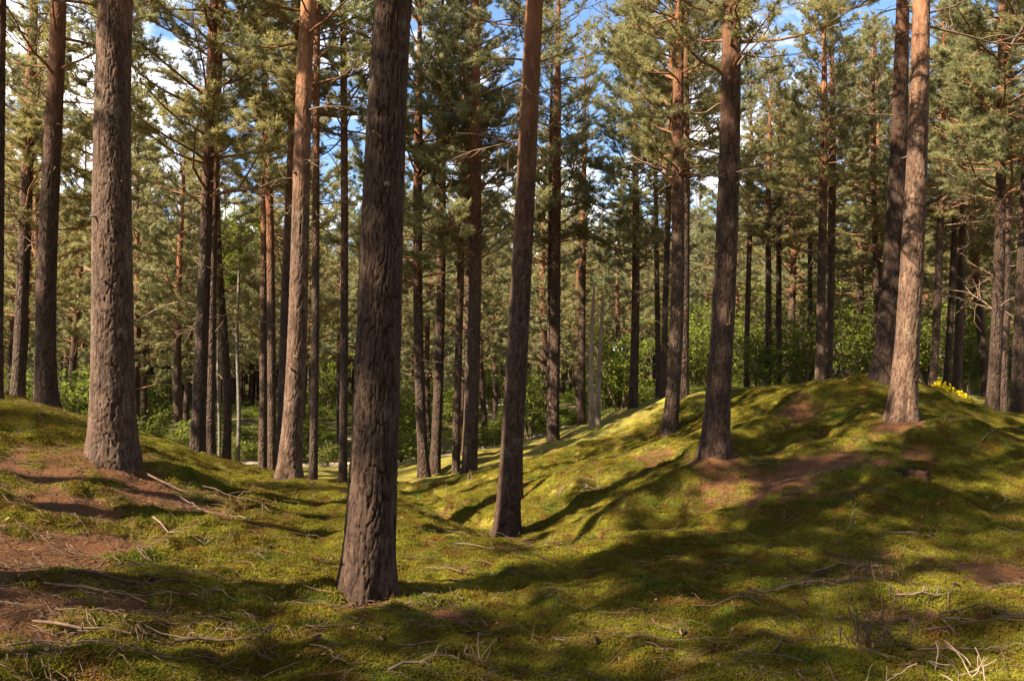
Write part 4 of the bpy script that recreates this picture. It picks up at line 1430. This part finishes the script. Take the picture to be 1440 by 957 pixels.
# ------------------------------------------------------------------ moss carpet (one mass of instanced sprigs)
def sprig_mesh(seed, n=34, rad=.075):
    r = np.random.default_rng(seed)
    V, F = [], []
    k = 0
    for i in range(n):
        th = r.random() * 6.28; rd = math.sqrt(r.random()) * rad
        b = np.array([math.cos(th) * rd, math.sin(th) * rd, -.012])
        hh = r.uniform(.018, .038)
        lean = np.array([math.cos(th), math.sin(th), 0]) * r.uniform(0, .5) + r.normal(size=3) * .25
        d = np.array([0, 0, 1.0]) + lean * .8; d /= np.linalg.norm(d)
        for j in range(4):
            a = r.random() * 6.28
            o_ = np.array([math.cos(a), math.sin(a), .45 + .3 * r.random()])
            q = b + d * hh * (.45 + .18 * j)
            s_ = np.cross(o_, d); s_ /= np.linalg.norm(s_) + 1e-9
            V += [q - s_ * .0032, q + s_ * .0032, q + o_ * r.uniform(.009, .016)]
            F.append((k, k + 1, k + 2)); k += 3
    me = mesh_arr('moss_sprig', np.array(V), np.array(F), smooth=False)
    me.materials.append(M_MOSS)
    return me


protos = [bpy.data.objects.new('moss_sprig', sprig_mesh(40 + i)) for i in range(4)]
r = np.random.default_rng(12)
n = 190000
y = 2.7 + 14.0 * r.random(n) ** 1.25
x = r.uniform(-.74, .74, n) * (y + .4)
dens = np.clip(1.25 - 0.045 * y, .2, 1)
lm = litter_mask(x, y)
keep = (r.random(n) < dens) & (r.random(n) > lm * 1.04 - .02)
x, y = x[keep], y[keep]
z = gsamp(x, y)
e = .06
gnx = -(gsamp(x + e, y) - gsamp(x - e, y)) / (2 * e); gny = -(gsamp(x, y + e) - gsamp(x, y - e)) / (2 * e)
pm = bpy.data.meshes.new('moss_carpet')
pm.vertices.add(len(x))
pm.vertices.foreach_set('co', np.stack([x, y, z - .002], 1).astype(np.float32).ravel())
av = pm.attributes.new('nrm', 'FLOAT_VECTOR', 'POINT'); av.data.foreach_set('vector', np.stack([gnx, gny, np.ones_like(gnx)], 1).astype(np.float32).ravel())
a1 = pm.attributes.new('spin', 'FLOAT', 'POINT'); a1.data.foreach_set('value', (r.random(len(x)) * 6.28).astype(np.float32))
a2 = pm.attributes.new('size', 'FLOAT', 'POINT'); a2.data.foreach_set('value', (r.uniform(.7, 1.25, len(x)) * (0.70 + 0.022 * y)).astype(np.float32))
moss = obj('moss_carpet', pm)
moss['kind'] = 'stuff'; moss['label'] = 'soft yellow green moss carpet over the hummocks'; moss['category'] = 'moss'
ng = bpy.data.node_groups.new('moss_scatter', 'GeometryNodeTree')
ng.interface.new_socket('Geometry', in_out='INPUT', socket_type='NodeSocketGeometry')
ng.interface.new_socket('Geometry', in_out='OUTPUT', socket_type='NodeSocketGeometry')
gi = ng.nodes.new('NodeGroupInput'); go = ng.nodes.new('NodeGroupOutput')
jn = ng.nodes.new('GeometryNodeJoinGeometry')
for p_ in protos:
    oi = ng.nodes.new('GeometryNodeObjectInfo'); oi.inputs['Object'].default_value = p_; oi.inputs['As Instance'].default_value = True
    ng.links.new(oi.outputs['Geometry'], jn.inputs[0])
iop = ng.nodes.new('GeometryNodeInstanceOnPoints'); iop.inputs['Pick Instance'].default_value = True
ng.links.new(gi.outputs[0], iop.inputs['Points']); ng.links.new(jn.outputs[0], iop.inputs['Instance'])


def named(nm, ty):
    q_ = ng.nodes.new('GeometryNodeInputNamedAttribute'); q_.data_type = ty; q_.inputs['Name'].default_value = nm
    return q_.outputs['Attribute']


al = ng.nodes.new('FunctionNodeAlignRotationToVector'); al.axis = 'Z'
ng.links.new(named('nrm', 'FLOAT_VECTOR'), al.inputs['Vector'])
rl = ng.nodes.new('FunctionNodeRotateRotation'); rl.rotation_space = 'LOCAL'
ax = ng.nodes.new('FunctionNodeAxisAngleToRotation'); ax.inputs['Axis'].default_value = (0, 0, 1)
ng.links.new(named('spin', 'FLOAT'), ax.inputs['Angle'])
ng.links.new(al.outputs[0], rl.inputs[0]); ng.links.new(ax.outputs[0], rl.inputs[1])
ng.links.new(rl.outputs[0], iop.inputs['Rotation'])
ng.links.new(named('size', 'FLOAT'), iop.inputs['Scale'])
ng.links.new(iop.outputs[0], go.inputs[0])
md = moss.modifiers.new('scatter', 'NODES'); md.node_group = ng
